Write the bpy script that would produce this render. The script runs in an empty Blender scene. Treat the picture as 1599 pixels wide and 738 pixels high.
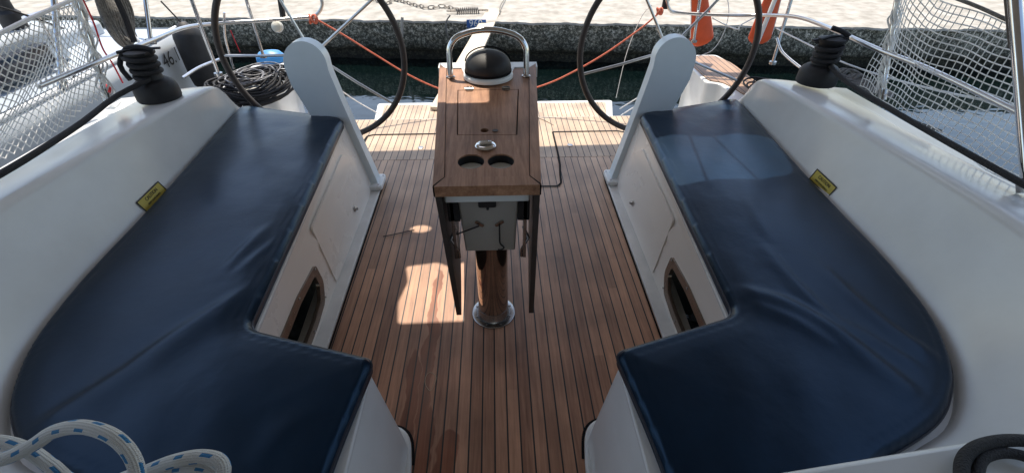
import bpy, bmesh, math, random
import numpy as np
from mathutils import Vector, Matrix
random.seed(7)
R = math.radians
D = bpy.data
scene = bpy.context.scene
COL = scene.collection

# ------------------------------------------------------------------ camera
CAM_Z, PITCH, YAW, FPX = 1.705, R(38.4), R(2.1), 711.0
cam_d = D.cameras.new('camera'); cam = D.objects.new('camera', cam_d); COL.objects.link(cam)
cam.location = (0, 0, CAM_Z); cam.rotation_euler = (R(90) - PITCH, 0, -YAW)
cam_d.sensor_fit = 'HORIZONTAL'; cam_d.sensor_width = 36.0; cam_d.lens = 36.0 * FPX / 1599.0
cam_d.clip_start = 0.02; cam_d.clip_end = 500
scene.camera = cam

# ------------------------------------------------------------------ light
SUN = Vector((-0.09, 0.42, 1.0)).normalized()
el = math.asin(SUN.z); az = math.atan2(SUN.x, SUN.y)
w = D.worlds.new('World'); scene.world = w; w.use_nodes = True
nt = w.node_tree; bg = nt.nodes['Background']
sky = nt.nodes.new('ShaderNodeTexSky'); sky.sky_type = 'NISHITA'; sky.sun_disc = False
sky.sun_elevation = el; sky.sun_rotation = az; sky.air_density = 1.0; sky.dust_density = 1.2; sky.ozone_density = 1.0
nt.links.new(sky.outputs[0], bg.inputs[0]); bg.inputs[1].default_value = 0.15
sl = D.lights.new('sun', 'SUN'); sl.energy = 3.3; sl.angle = R(0.53); sl.color = (1, 0.965, 0.91)
so = D.objects.new('sun', sl); COL.objects.link(so); so.location = (0, 0, 8)
so.rotation_euler = SUN.to_track_quat('Z', 'Y').to_euler()
scene.view_settings.view_transform = 'Standard'; scene.view_settings.look = 'None'
scene.view_settings.exposure = 1.0
scene.view_settings.use_white_balance = True; scene.view_settings.white_balance_temperature = 7200; scene.view_settings.white_balance_tint = 10; scene.view_settings.gamma = 1
scene.render.engine = 'CYCLES'
scene.cycles.max_bounces = 8; scene.cycles.diffuse_bounces = 5; scene.cycles.glossy_bounces = 4

# ------------------------------------------------------------------ survey helper: a sighted direction met with a known plane
_f = Vector((math.sin(YAW)*math.cos(PITCH), math.cos(YAW)*math.cos(PITCH), -math.sin(PITCH)))
_r = Vector((math.cos(YAW), -math.sin(YAW), 0)); _u = _r.cross(_f)
def at(px, py, x=None, y=None, z=None):
    d = _f + _r*((px-799.5)/FPX) + _u*((369-py)/FPX)
    t = (z-CAM_Z)/d.z if z is not None else (y/d.y if y is not None else x/d.x)
    return Vector((0, 0, CAM_Z)) + d*t
CX = -0.02

# ------------------------------------------------------------------ materials
def mat(name, color, rough=0.5, metal=0.0, var=0.0, vscale=5.0, bump=0.0, bscale=40.0, spec=0.5, col2=None, coat=0.0, stretch=None, tcoord='Object', sheen=0.0):
    m = D.materials.new(name); m.use_nodes = True
    n = m.node_tree.nodes; l = m.node_tree.links; b = n['Principled BSDF']
    b.inputs['Base Color'].default_value = (*color, 1); b.inputs['Roughness'].default_value = rough
    b.inputs['Metallic'].default_value = metal; b.inputs['Specular IOR Level'].default_value = spec
    b.inputs['Coat Weight'].default_value = coat
    if sheen: b.inputs['Sheen Weight'].default_value = sheen
    tc = n.new('ShaderNodeTexCoord'); mp = n.new('ShaderNodeMapping'); l.new(tc.outputs[tcoord], mp.inputs[0])
    if stretch: mp.inputs['Scale'].default_value = stretch
    if var or col2:
        t = n.new('ShaderNodeTexNoise'); t.inputs['Scale'].default_value = vscale; t.inputs['Detail'].default_value = 6; t.inputs['Roughness'].default_value = 0.6
        l.new(mp.outputs[0], t.inputs['Vector'])
        cr = n.new('ShaderNodeValToRGB'); l.new(t.outputs[0], cr.inputs[0])
        c2 = col2 or tuple(c*(1-var) for c in color)
        cr.color_ramp.elements[0].position = 0.35; cr.color_ramp.elements[0].color = (*c2, 1)
        cr.color_ramp.elements[1].position = 0.65; cr.color_ramp.elements[1].color = (*color, 1)
        l.new(cr.outputs[0], b.inputs['Base Color'])
        mr = n.new('ShaderNodeMapRange'); l.new(t.outputs[0], mr.inputs[0])
        mr.inputs[3].default_value = min(1, rough*1.25); mr.inputs[4].default_value = rough*0.8
        l.new(mr.outputs[0], b.inputs['Roughness'])
    if bump:
        t2 = n.new('ShaderNodeTexNoise'); t2.inputs['Scale'].default_value = bscale; t2.inputs['Detail'].default_value = 5
        l.new(mp.outputs[0], t2.inputs['Vector'])
        bp = n.new('ShaderNodeBump'); bp.inputs['Strength'].default_value = bump; bp.inputs['Distance'].default_value = 0.01
        l.new(t2.outputs[0], bp.inputs['Height']); l.new(bp.outputs[0], b.inputs['Normal'])
    return m

def teak(name, phase, caulk=True, pitch=0.05, ca=(0.30, 0.165, 0.10), cb=(0.20, 0.10, 0.058), grey=None, wet=False, seg=2.9):
    """planked teak: world-space planks running fore and aft, black caulk seams, per-plank tone, grain"""
    m = D.materials.new(name); m.use_nodes = True
    n = m.node_tree.nodes; l = m.node_tree.links; b = n['Principled BSDF']
    geo = n.new('ShaderNodeNewGeometry'); sep = n.new('ShaderNodeSeparateXYZ'); l.new(geo.outputs['Position'], sep.inputs[0])
    def M(op, a, b_=None, c=None):
        k = n.new('ShaderNodeMath'); k.operation = op
        for i, v in enumerate((a, b_, c)):
            if v is None: continue
            if isinstance(v, (int, float)): k.inputs[i].default_value = v
            else: l.new(v, k.inputs[i])
        return k.outputs[0]
    u = M('DIVIDE', M('SUBTRACT', sep.outputs[0], phase), pitch)
    idx = M('FLOOR', u); fr = M('FRACT', u)
    offs = M('FRACT', M('MULTIPLY', idx, 0.6180))
    v = M('ADD', M('DIVIDE', sep.outputs[1], seg), offs); vi = M('FLOOR', v)
    wn = n.new('ShaderNodeTexWhiteNoise'); wn.noise_dimensions = '2D'
    cb2 = n.new('ShaderNodeCombineXYZ'); l.new(idx, cb2.inputs[0]); l.new(vi, cb2.inputs[1]); l.new(cb2.outputs[0], wn.inputs['Vector'])
    mp = n.new('ShaderNodeMapping'); l.new(geo.outputs['Position'], mp.inputs[0]); mp.inputs['Scale'].default_value = (1, 0.045, 1)
    l.new(M('MULTIPLY', idx, 0.37), mp.inputs['Location']) if False else None
    gr = n.new('ShaderNodeTexNoise'); gr.inputs['Scale'].default_value = 130; gr.inputs['Detail'].default_value = 5; gr.inputs['Roughness'].default_value = 0.65
    l.new(mp.outputs[0], gr.inputs['Vector'])
    bl = n.new('ShaderNodeTexNoise'); bl.inputs['Scale'].default_value = 3.3; bl.inputs['Detail'].default_value = 5
    l.new(geo.outputs['Position'], bl.inputs['Vector'])
    mp2 = n.new('ShaderNodeMapping'); l.new(geo.outputs['Position'], mp2.inputs[0]); mp2.inputs['Scale'].default_value = (1, 0.05, 1)
    g2 = n.new('ShaderNodeTexNoise'); g2.inputs['Scale'].default_value = 55; g2.inputs['Detail'].default_value = 4; g2.inputs['Roughness'].default_value = 0.6; g2.inputs['Distortion'].default_value = 0.4
    l.new(mp2.outputs[0], g2.inputs['Vector'])
    wk = 0.6 if caulk else 0.3
    mixf = M('ADD', M('MULTIPLY', wn.outputs[0], wk), M('ADD', M('MULTIPLY', M('SUBTRACT', gr.outputs[0], 0.35), 0.8), M('MULTIPLY', M('SUBTRACT', g2.outputs[0], 0.42), 1.35)))
    mx = n.new('ShaderNodeMix'); mx.data_type = 'RGBA'; l.new(mixf, mx.inputs[0])
    mx.inputs[6].default_value = (*cb, 1); mx.inputs[7].default_value = (*ca, 1); mx.clamp_factor = True
    out = mx.outputs[2]
    if grey:
        g = n.new('ShaderNodeMix'); g.data_type = 'RGBA'
        mr = n.new('ShaderNodeMapRange'); l.new(sep.outputs[1], mr.inputs[0]); mr.inputs[1].default_value = 1.2; mr.inputs[2].default_value = 3.2
        gf = M('MULTIPLY', mr.outputs[0], M('ADD', M('MULTIPLY', bl.outputs[0], 0.6), 0.55))
        l.new(gf, g.inputs[0]); l.new(out, g.inputs[6])
        gm = n.new('ShaderNodeMix'); gm.data_type = 'RGBA'; l.new(mixf, gm.inputs[0])
        gm.inputs[6].default_value = (*[c*0.72 for c in grey], 1); gm.inputs[7].default_value = (*grey, 1)
        l.new(gm.outputs[2], g.inputs[7]); g.clamp_factor = True
        out = g.outputs[2]
    # stains
    st = n.new('ShaderNodeMapRange'); l.new(bl.outputs[0], st.inputs[0]); st.inputs[1].default_value = 0.35; st.inputs[2].default_value = 0.62
    st.inputs[3].default_value = 0.72; st.inputs[4].default_value = 1.08
    k = n.new('ShaderNodeMix'); k.data_type = 'RGBA'; k.blend_type = 'MULTIPLY'; k.inputs[0].default_value = 1
    l.new(out, k.inputs[6]); l.new(st.outputs[0], k.inputs[7]); out = k.outputs[2]
    rough_in = None
    if wet:
        # spilled, still damp streak down two planks and a patch by the step
        wv = n.new('ShaderNodeTexNoise'); wv.inputs['Scale'].default_value = 5; wv.inputs['Detail'].default_value = 3; l.new(geo.outputs['Position'], wv.inputs['Vector'])
        wob = M('MULTIPLY', M('SUBTRACT', wv.outputs[0], 0.5), 0.10)
        def blob(cx, cy, rx, ry):
            dx = M('DIVIDE', M('ADD', M('SUBTRACT', sep.outputs[0], cx), wob), rx); dy = M('DIVIDE', M('ADD', M('SUBTRACT', sep.outputs[1], cy), wob), ry)
            dd = M('ADD', M('MULTIPLY', dx, dx), M('MULTIPLY', M('MULTIPLY', dy, dy), M('MULTIPLY', dy, dy)))
            r_ = n.new('ShaderNodeMapRange'); l.new(dd, r_.inputs[0]); r_.inputs[1].default_value = 1.15; r_.inputs[2].default_value = 0.85
            return r_.outputs[0]
        wf = M('MAXIMUM', M('MAXIMUM', blob(-0.332, 1.30, 0.026, 0.58), blob(-0.385, 1.08, 0.026, 0.26)), M('MAXIMUM', blob(-0.222, 0.80, 0.040, 0.13), blob(-0.30, 0.84, 0.022, 0.20)))
        q = n.new('ShaderNodeMix'); q.data_type = 'RGBA'; q.blend_type = 'MULTIPLY'; l.new(M('MULTIPLY', wf, M('ADD', M('MULTIPLY', gr.outputs[0], 0.9), 0.25)), q.inputs[0])
        l.new(out, q.inputs[6]); q.inputs[7].default_value = (0.42, 0.20, 0.15, 1); out = q.outputs[2]
        rr = n.new('ShaderNodeMapRange'); l.new(wf, rr.inputs[0]); rr.inputs[3].default_value = 0.5; rr.inputs[4].default_value = 0.3; rough_in = rr.outputs[0]
    if caulk:
        cm = M('GREATER_THAN', M('ABSOLUTE', M('SUBTRACT', fr, 0.5)), 0.440)
        c_ = n.new('ShaderNodeMix'); c_.data_type = 'RGBA'; l.new(cm, c_.inputs[0]); l.new(out, c_.inputs[6]); c_.inputs[7].default_value = (0.012, 0.012, 0.013, 1); out = c_.outputs[2]
    l.new(out, b.inputs['Base Color']); b.inputs['Roughness'].default_value = 0.5
    if rough_in: l.new(rough_in, b.inputs['Roughness'])
    bp = n.new('ShaderNodeBump'); bp.inputs['Strength'].default_value = 0.25; bp.inputs['Distance'].default_value = 0.003
    l.new(gr.outputs[0], bp.inputs['Height']); l.new(bp.outputs[0], b.inputs['Normal'])
    return m

M_gel = mat('gelcoat', (0.73, 0.74, 0.73), 0.22, var=0.08, vscale=4, bump=0.05, bscale=3, spec=0.5)
M_gelw = mat('gelcoat_worn', (0.76, 0.75, 0.72), 0.42, var=0.16, vscale=6, bump=0.1, bscale=25)
M_locker = mat('gelcoat_bounce_lit', (0.80, 0.75, 0.69), 0.28, var=0.05, vscale=2)  # lighter, warmer gelcoat: sun bounced onto the lockers is put into the colour
M_sole = teak('teak_sole_wood', -0.033, ca=(0.60, 0.30, 0.175), cb=(0.22, 0.092, 0.050), grey=(0.53, 0.37, 0.25), wet=True)
M_aft = teak('teak_aft_wood', -0.021, ca=(0.50, 0.37, 0.26), cb=(0.36, 0.25, 0.17))
M_plat = teak('teak_platform_wood', -0.033, ca=(0.52, 0.39, 0.28), cb=(0.38, 0.27, 0.185), seg=0.7)
M_helm = teak('teak_helm_wood', 0.0, ca=(0.40, 0.25, 0.16), cb=(0.28, 0.16, 0.10), pitch=0.055)
M_table = teak('table_wood', 0.0, caulk=False, ca=(0.56, 0.30, 0.175), cb=(0.20, 0.085, 0.043), pitch=0.4, seg=9)
M_chrome = mat('stainless', (0.72, 0.72, 0.72), 0.12, metal=1.0, var=0.08, vscale=30)
M_frame = mat('brown_reflect_steel', (0.27, 0.20, 0.155), 0.25, metal=0.7, var=0.2, vscale=12)  # stainless frame, with the brown it reflects put into its colour
M_rail = mat('brushed_steel', (0.62, 0.62, 0.62), 0.3, metal=1.0, var=0.1, vscale=30)
M_chromed = mat('stainless_dull', (0.45, 0.44, 0.43), 0.25, metal=1.0, var=0.2, vscale=40)
M_black = mat('black_plastic', (0.014, 0.014, 0.016), 0.6, var=0.3, vscale=20)
M_seam = mat('black_sealant', (0.008, 0.008, 0.009), 0.8, spec=0.15)
M_leaf = mat('shaded_leaf_wood', (0.045, 0.032, 0.026), 0.45, var=0.3, vscale=12, stretch=(1, 0.1, 1))  # near-black: shade on the hanging leaves is put into the wood colour
M_rim = mat('wheel_leather', (0.055, 0.040, 0.034), 0.48, var=0.2, vscale=30, bump=0.2, bscale=300)
M_navy = mat('navy_vinyl', (0.0036, 0.014, 0.033), 0.31, col2=(0.0022, 0.007, 0.017), vscale=3, bump=0.12, bscale=14, spec=0.42)
M_navy.node_tree.nodes['Principled BSDF'].inputs['Specular Tint'].default_value = (0.36, 0.66, 1.0, 1)
M_pip = mat('navy_piping', (0.010, 0.016, 0.030), 0.4)
M_blrope = mat('black_rope_fibre', (0.014, 0.014, 0.017), 0.75, bump=0.6, bscale=260)
M_grrope = mat('grey_rope_fibre', (0.22, 0.21, 0.19), 0.85, col2=(0.10, 0.095, 0.09), vscale=60, bump=0.6, bscale=200)
M_orrope = mat('orange_rope_fibre', (0.62, 0.10, 0.045), 0.75, col2=(0.70, 0.24, 0.16), vscale=70, bump=0.5, bscale=250)
M_redrope = mat('red_rope_fibre', (0.50, 0.02, 0.03), 0.7, bump=0.4, bscale=250)
M_net = mat('net_cord', (0.86, 0.86, 0.84), 0.7)
M_wire = mat('white_wire', (0.75, 0.75, 0.75), 0.4)
M_orange = mat('orange_vinyl', (0.72, 0.10, 0.028), 0.5, var=0.15, vscale=9, bump=0.2, bscale=20)
M_plank = mat('plank_wood', (0.58, 0.50, 0.40), 0.65, col2=(0.46, 0.38, 0.29), vscale=14, stretch=(1, 0.15, 1), bump=0.2, bscale=60)
M_yellow = mat('yellow_label', (0.55, 0.43, 0.06), 0.5)
M_canvas = mat('bimini_canvas', (0.22, 0.20, 0.175), 0.8, bump=0.2, bscale=200)
M_grey = mat('cup_bottom_plastic', (0.74, 0.77, 0.75), 0.5)
M_ped = mat('pedestal_paint', (0.72, 0.82, 0.87), 0.35, var=0.06, vscale=4, bump=0.04, bscale=8)
M_white = mat('white_plastic', (0.74, 0.76, 0.75), 0.35, var=0.06, vscale=12)
M_pbox = mat('pedestal_box_paint', (0.38, 0.355, 0.32), 0.45, var=0.05, vscale=5)
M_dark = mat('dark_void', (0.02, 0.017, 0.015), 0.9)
M_blue = mat('blue_vinyl', (0.03, 0.22, 0.52), 0.45)
M_plate = mat('blue_paint', (0.02, 0.10, 0.30), 0.6)
M_glass = mat('smoked_window', (0.02, 0.022, 0.03), 0.12)
M_rust = mat('galvanised_chain', (0.30, 0.28, 0.25), 0.6, metal=0.5, col2=(0.16, 0.13, 0.11), vscale=40)
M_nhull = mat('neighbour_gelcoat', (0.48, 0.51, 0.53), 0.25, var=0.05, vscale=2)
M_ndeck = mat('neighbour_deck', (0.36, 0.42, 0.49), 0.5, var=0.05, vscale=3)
M_lens = mat('lamp_lens', (0.75, 0.72, 0.62), 0.2)

# ------------------------------------------------------------------ mesh builder
def catmull(pts, n=6, closed=False):
    pts = [Vector(p) for p in pts]; out = []; N = len(pts)
    rng = range(N if closed else N-1)
    for i in rng:
        if closed: p0, p1, p2, p3 = pts[(i-1) % N], pts[i], pts[(i+1) % N], pts[(i+2) % N]
        else: p0, p1, p2, p3 = pts[max(i-1, 0)], pts[i], pts[i+1], pts[min(i+2, N-1)]
        for k in range(n):
            t = k/n
            out.append(0.5*((2*p1)+(-p0+p2)*t+(2*p0-5*p1+4*p2-p3)*t*t+(-p0+3*p1-3*p2+p3)*t**3))
    if not closed: out.append(pts[-1])
    return out

class MB:
    def __init__(s): s.v = []; s.f = []; s.mi = []
    def add(s, vs, fs, mi=0):
        o = len(s.v); s.v += [Vector(v) for v in vs]; s.f += [tuple(i+o for i in f) for f in fs]; s.mi += [mi]*len(fs); return s
    def box(s, x0, x1, y0, y1, z0, z1, mi=0):
        vs = [(x, y, z) for z in (z0, z1) for y in (y0, y1) for x in (x0, x1)]
        return s.add(vs, [(0, 2, 3, 1), (4, 5, 7, 6), (0, 1, 5, 4), (2, 6, 7, 3), (0, 4, 6, 2), (1, 3, 7, 5)], mi)
    def prism(s, poly, z0, z1, mi=0, fn=None):
        """poly: xy outline, extruded z0..z1"""
        n = len(poly); vs = [Vector((p[0], p[1], z0)) for p in poly]+[Vector((p[0], p[1], z1)) for p in poly]
        if fn: vs = [fn(v) for v in vs]
        return s.add(vs, [tuple(range(n))[::-1], tuple(range(n, 2*n))]+[(i, (i+1) % n, n+(i+1) % n, n+i) for i in range(n)], mi)
    def tube(s, path, r, seg=8, closed=False, mi=0, flat=1.0):
        path = [Vector(p) for p in path]; n = len(path)
        rs = r if isinstance(r, (list, tuple)) else [r]*n
        up = Vector((0, 0, 1)); rings = []; prev = None
        for i, p in enumerate(path):
            if closed: t = path[(i+1) % n]-path[(i-1) % n]
            else: t = path[min(i+1, n-1)]-path[max(i-1, 0)]
            if t.length < 1e-9: t = Vector((0, 1, 0))
            t.normalize()
            if prev is None:
                a = up if abs(t.dot(up)) < 0.95 else Vector((1, 0, 0))
                nn = (a-t*a.dot(t)).normalized()
            else:
                nn = prev-t*prev.dot(t); nn = nn.normalized() if nn.length > 1e-6 else t.orthogonal().normalized()
            prev = nn; bn = t.cross(nn)
            rings.append([p+(nn*math.cos(2*math.pi*k/seg)*flat+bn*math.sin(2*math.pi*k/seg))*rs[i] for k in range(seg)])
        vs = [v for rg in rings for v in rg]; fs = []
        for i in range(n if closed else n-1):
            j = (i+1) % n
            for k in range(seg):
                k2 = (k+1) % seg; fs.append((i*seg+k, i*seg+k2, j*seg+k2, j*seg+k))
        if not closed: fs += [tuple(range(seg))[::-1], tuple((n-1)*seg+k for k in range(seg))]
        return s.add(vs, fs, mi)
    def lathe(s, prof, c=(0, 0, 0), seg=32, rot=None, mi=0, sq=1.0):
        vs = []; m = rot or Matrix.Identity(3); c = Vector(c)
        for (r, z) in prof:
            for k in range(seg):
                a = 2*math.pi*k/seg; vs.append(c+m@Vector((r*math.cos(a), r*math.sin(a)*sq, z)))
        n = len(prof); fs = [(i*seg+k, i*seg+(k+1) % seg, (i+1)*seg+(k+1) % seg, (i+1)*seg+k) for i in range(n-1) for k in range(seg)]
        fs += [tuple(range(seg))[::-1], tuple((n-1)*seg+k for k in range(seg))]
        return s.add(vs, fs, mi)
    def grid(s, rows, mi=0, close=False):
        nr = len(rows); nc = len(rows[0]); vs = [v for r_ in rows for v in r_]
        fs = [(i*nc+j, i*nc+j+1, (i+1)*nc+j+1, (i+1)*nc+j) for i in range(nr-1) for j in range(nc-1)]
        return s.add(vs, fs, mi)
    def filled(s, outer, holes, th, fn, mi=0):
        """outline with holes in 2D, thickness th (z from -th/2 to th/2), mapped by fn"""
        cu = D.curves.new('tmp', 'CURVE'); cu.dimensions = '2D'; cu.fill_mode = 'BOTH'; cu.extrude = th/2
        for poly in [outer]+list(holes):
            sp = cu.splines.new('POLY'); sp.points.add(len(poly)-1); sp.use_cyclic_u = True
            for i, p in enumerate(poly): sp.points[i].co = (p[0], p[1], 0, 1)
        o = D.objects.new('tmp', cu); COL.objects.link(o); bpy.context.view_layer.update()
        me = D.meshes.new_from_object(o)
        s.add([fn(v.co) for v in me.vertices], [tuple(p.vertices) for p in me.polygons], mi)
        D.objects.remove(o); D.curves.remove(cu); D.meshes.remove(me); return s
    def text(s, txt, size, fn, ext=0.0004, mi=0):
        cu = D.curves.new('tmp', 'FONT'); cu.body = txt; cu.size = size; cu.extrude = ext; cu.align_x = 'CENTER'; cu.align_y = 'CENTER'
        o = D.objects.new('tmp', cu); COL.objects.link(o); bpy.context.view_layer.update()
        me = D.meshes.new_from_object(o)
        s.add([fn(v.co) for v in me.vertices], [tuple(p.vertices) for p in me.polygons], mi)
        D.objects.remove(o); D.curves.remove(cu); D.meshes.remove(me); return s
    def build(s, name, m, parent=None, bevel=0, smooth=38, label=None):
        me = D.meshes.new(name); off = Vector((0, 0, 0)); p = parent
        while p: off += p.location; p = p.parent
        org = Vector((0, 0, 0))
        if parent is None or True:
            lo = Vector((min(v.x for v in s.v), min(v.y for v in s.v), min(v.z for v in s.v)))
            hi = Vector((max(v.x for v in s.v), max(v.y for v in s.v), max(v.z for v in s.v)))
            org = Vector(((lo.x+hi.x)/2, (lo.y+hi.y)/2, lo.z))
        me.from_pydata([tuple(v-org) for v in s.v], [], s.f)
        for mm in (m if isinstance(m, (list, tuple)) else [m]): me.materials.append(mm)
        for i, pl in enumerate(me.polygons): pl.material_index = s.mi[i]
        me.validate(); me.update()
        bm = bmesh.new(); bm.from_mesh(me); bmesh.ops.recalc_face_normals(bm, faces=bm.faces); bm.to_mesh(me); bm.free()
        for pl in me.polygons: pl.use_smooth = True
        me.set_sharp_from_angle(angle=R(smooth))
        o = D.objects.new(name, me); COL.objects.link(o); o.location = org-off
        if parent: o.parent = parent
        if bevel:
            bv = o.modifiers.new('bevel', 'BEVEL'); bv.width = bevel; bv.segments = 3; bv.limit_method = 'ANGLE'; bv.angle_limit = R(40)
        if label: o['label'] = label
        return o

def tag(o, label=None, cat=None, group=None, kind=None):
    if label: o['label'] = label
    if cat: o['category'] = cat
    if group: o['group'] = group
    if kind: o['kind'] = kind
    return o
def thing(name, label, cat, loc=(0, 0, 0), group=None):
    o = D.objects.new(name, None); COL.objects.link(o); o.location = loc; o.empty_display_size = 0.1
    return tag(o, label, cat, group)
def arc(cx, cy, r, a0, a1, n=8):
    return [(cx+r*math.cos(R(a0+(a1-a0)*i/n)), cy+r*math.sin(R(a0+(a1-a0)*i/n))) for i in range(n+1)]
def roundpoly(pts, rad, n=5):
    """round each corner of a 2D polygon; rad: number or list"""
    out = []; N = len(pts)
    for i, p in enumerate(pts):
        r = rad[i] if isinstance(rad, (list, tuple)) else rad
        p = Vector(p); a = Vector(pts[i-1])-p; b = Vector(pts[(i+1) % N])-p
        d = min(r, a.length*0.48, b.length*0.48)
        s, e = p+a.normalized()*d, p+b.normalized()*d
        for k in range(n+1):
            t = k/n; q = (1-t)**2*s+2*t*(1-t)*p+t*t*e; out.append((q.x, q.y))
    return out

# ================================================================== SETTING
# water
def water_mat():
    m = D.materials.new('harbour_water'); m.use_nodes = True
    n = m.node_tree.nodes; l = m.node_tree.links; b = n['Principled BSDF']
    b.inputs['Base Color'].default_value = (0.0015, 0.005, 0.005, 1); b.inputs['Roughness'].default_value = 0.03; b.inputs['IOR'].default_value = 1.75
    tc = n.new('ShaderNodeTexCoord'); t = n.new('ShaderNodeTexNoise'); t.inputs['Scale'].default_value = 2.2; t.inputs['Detail'].default_value = 3; t.inputs['Distortion'].default_value = 0.6
    mp = n.new('ShaderNodeMapping'); mp.inputs['Scale'].default_value = (0.8, 1.3, 1); l.new(tc.outputs['Object'], mp.inputs[0]); l.new(mp.outputs[0], t.inputs['Vector'])
    bp = n.new('ShaderNodeBump'); bp.inputs['Strength'].default_value = 0.07; bp.inputs['Distance'].default_value = 0.10
    l.new(t.outputs[0], bp.inputs['Height']); l.new(bp.outputs[0], b.inputs['Normal']); return m
WZ = -0.70
tag(MB().add([(-90, -90, WZ), (90, -90, WZ), (90, 90, WZ), (-90, 90, WZ)], [(0, 1, 2, 3)]).build('harbour_water', water_mat()), kind='structure')

# quay: pavement slab and its wall
QT = -0.07
def qy(x): return 7.62-0.098*x      # line of the quay edge
M_pave = mat('quay_concrete', (0.42, 0.395, 0.35), 0.85, col2=(0.27, 0.25, 0.215), vscale=4.5, bump=0.45, bscale=35)
rows = []
random.seed(3)
def edgey(x): return qy(x)-0.03+0.025*math.sin(x*7.3)+0.018*math.sin(x*17.1+1)+0.012*math.sin(x*41)
pv = MB(); xs = [-30+0.06*i for i in range(0, 1001)]
rows = [[Vector((x, edgey(x), QT-0.035)) for x in xs], [Vector((x, edgey(x)+0.006, QT-0.006)) for x in xs], [Vector((x, edgey(x)+0.025, QT)) for x in xs], [Vector((x, qy(x)+45, QT)) for x in xs]]
tag(pv.grid(rows).build('quay_pavement', M_pave), kind='structure')

def wall_mat():
    m = D.materials.new('mossy_quay_stone'); m.use_nodes = True
    n = m.node_tree.nodes; l = m.node_tree.links; b = n['Principled BSDF']; b.inputs['Roughness'].default_value = 0.8
    geo = n.new('ShaderNodeNewGeometry'); sep = n.new('ShaderNodeSeparateXYZ'); l.new(geo.outputs['Position'], sep.inputs[0])
    n1 = n.new('ShaderNodeTexNoise'); n1.inputs['Scale'].default_value = 22; n1.inputs['Detail'].default_value = 9; n1.inputs['Roughness'].default_value = 0.85
    l.new(geo.outputs['Position'], n1.inputs['Vector'])
    n2 = n.new('ShaderNodeTexVoronoi'); n2.inputs['Scale'].default_value = 38; l.new(geo.outputs['Position'], n2.inputs['Vector'])
    n3 = n.new('ShaderNodeTexNoise'); n3.inputs['Scale'].default_value = 2.5; n3.inputs['Detail'].default_value = 4; l.new(geo.outputs['Position'], n3.inputs['Vector'])
    cr = n.new('ShaderNodeValToRGB'); l.new(n1.outputs[0], cr.inputs[0]); e = cr.color_ramp.elements
    e[0].position = 0.44; e[0].color = (0.035, 0.035, 0.028, 1); e[1].position = 0.60; e[1].color = (0.55, 0.52, 0.46, 1)
    x = e.new(0.51); x.color = (0.11, 0.11, 0.09, 1)
    # height zones: pale concrete at the top, weed and tar towards the tide line
    ad = n.new('ShaderNodeMath'); ad.operation = 'MULTIPLY_ADD'; l.new(n3.outputs[0], ad.inputs[0]); ad.inputs[1].default_value = 0.22; l.new(sep.outputs[2], ad.inputs[2])
    zr = n.new('ShaderNodeValToRGB'); mr = n.new('ShaderNodeMapRange'); l.new(ad.outputs[0], mr.inputs[0]); mr.inputs[1].default_value = -0.6; mr.inputs[2].default_value = 0.05; l.new(mr.outputs[0], zr.inputs[0])
    z = zr.color_ramp.elements; z[0].position = 0.0; z[0].color = (0.05, 0.055, 0.04, 1); z[1].position = 1.0; z[1].color = (2.3, 2.25, 2.15, 1)
    y = z.new(0.30); y.color = (0.3, 0.31, 0.26, 1); y = z.new(0.55); y.color = (1.0, 1.0, .93, 1)
    mx = n.new('ShaderNodeMix'); mx.data_type = 'RGBA'; mx.blend_type = 'MULTIPLY'; mx.inputs[0].default_value = 1
    l.new(cr.outputs[0], mx.inputs[6]); l.new(zr.outputs[0], mx.inputs[7]); l.new(mx.outputs[2], b.inputs['Base Color'])
    bp = n.new('ShaderNodeBump'); bp.inputs['Strength'].default_value = 0.9; bp.inputs['Distance'].default_value = 0.05
    l.new(n1.outputs[0], bp.inputs['Height']); l.new(bp.outputs[0], b.inputs['Normal'])
    return m
wl = MB(); xs = [-16+0.07*i for i in range(0, 460)]; zs = [QT-0.036-0.05*j for j in range(0, 17)]
def wy(x, z): return qy(x)+0.01+0.015*math.sin(x*5.1+z*9)*math.sin(z*13+x*2.3)+0.012*math.sin(x*13.7+z*31)*math.cos(x*3.1)+random.uniform(-.014, .014)+(0.10 if z < -0.52 else 0)
wl.grid([[Vector((x, wy(x, z), z)) for x in xs] for z in zs])
tag(wl.build('quay_wall', wall_mat(), smooth=80), 'weedy dark stone quay wall between the pale pavement and the water', 'wall')

# ================================================================== OUR YACHT
yacht = thing('sailing_yacht', 'white yacht with teak cockpit floor and blue bench cushions, seen from its companionway', 'yacht')

# ---- cockpit sole (teak)
def inner_u(y): return 0.83+0.12*(y-1.07)/1.70
JY = 3.12
s = MB()
s.prism([(-.80, -.4), (.76, -.4), (.76, 2.6), (.98, 2.75), (1.41, 3.03), (1.41, JY), (-1.45, JY), (-1.45, 3.03), (-1.02, 2.75), (-.80, 2.6)], -0.03, 0.0)
s.build('teak_floor', M_sole, yacht)
s = MB(); s.prism([(-1.45, JY+.001), (1.41, JY+.001), (1.41, 3.86), (-1.45, 3.86)], -0.03, 0.0015)
s.build('teak_floor', M_aft, yacht, label='sun-bleached teak floor section at the stern')
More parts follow.
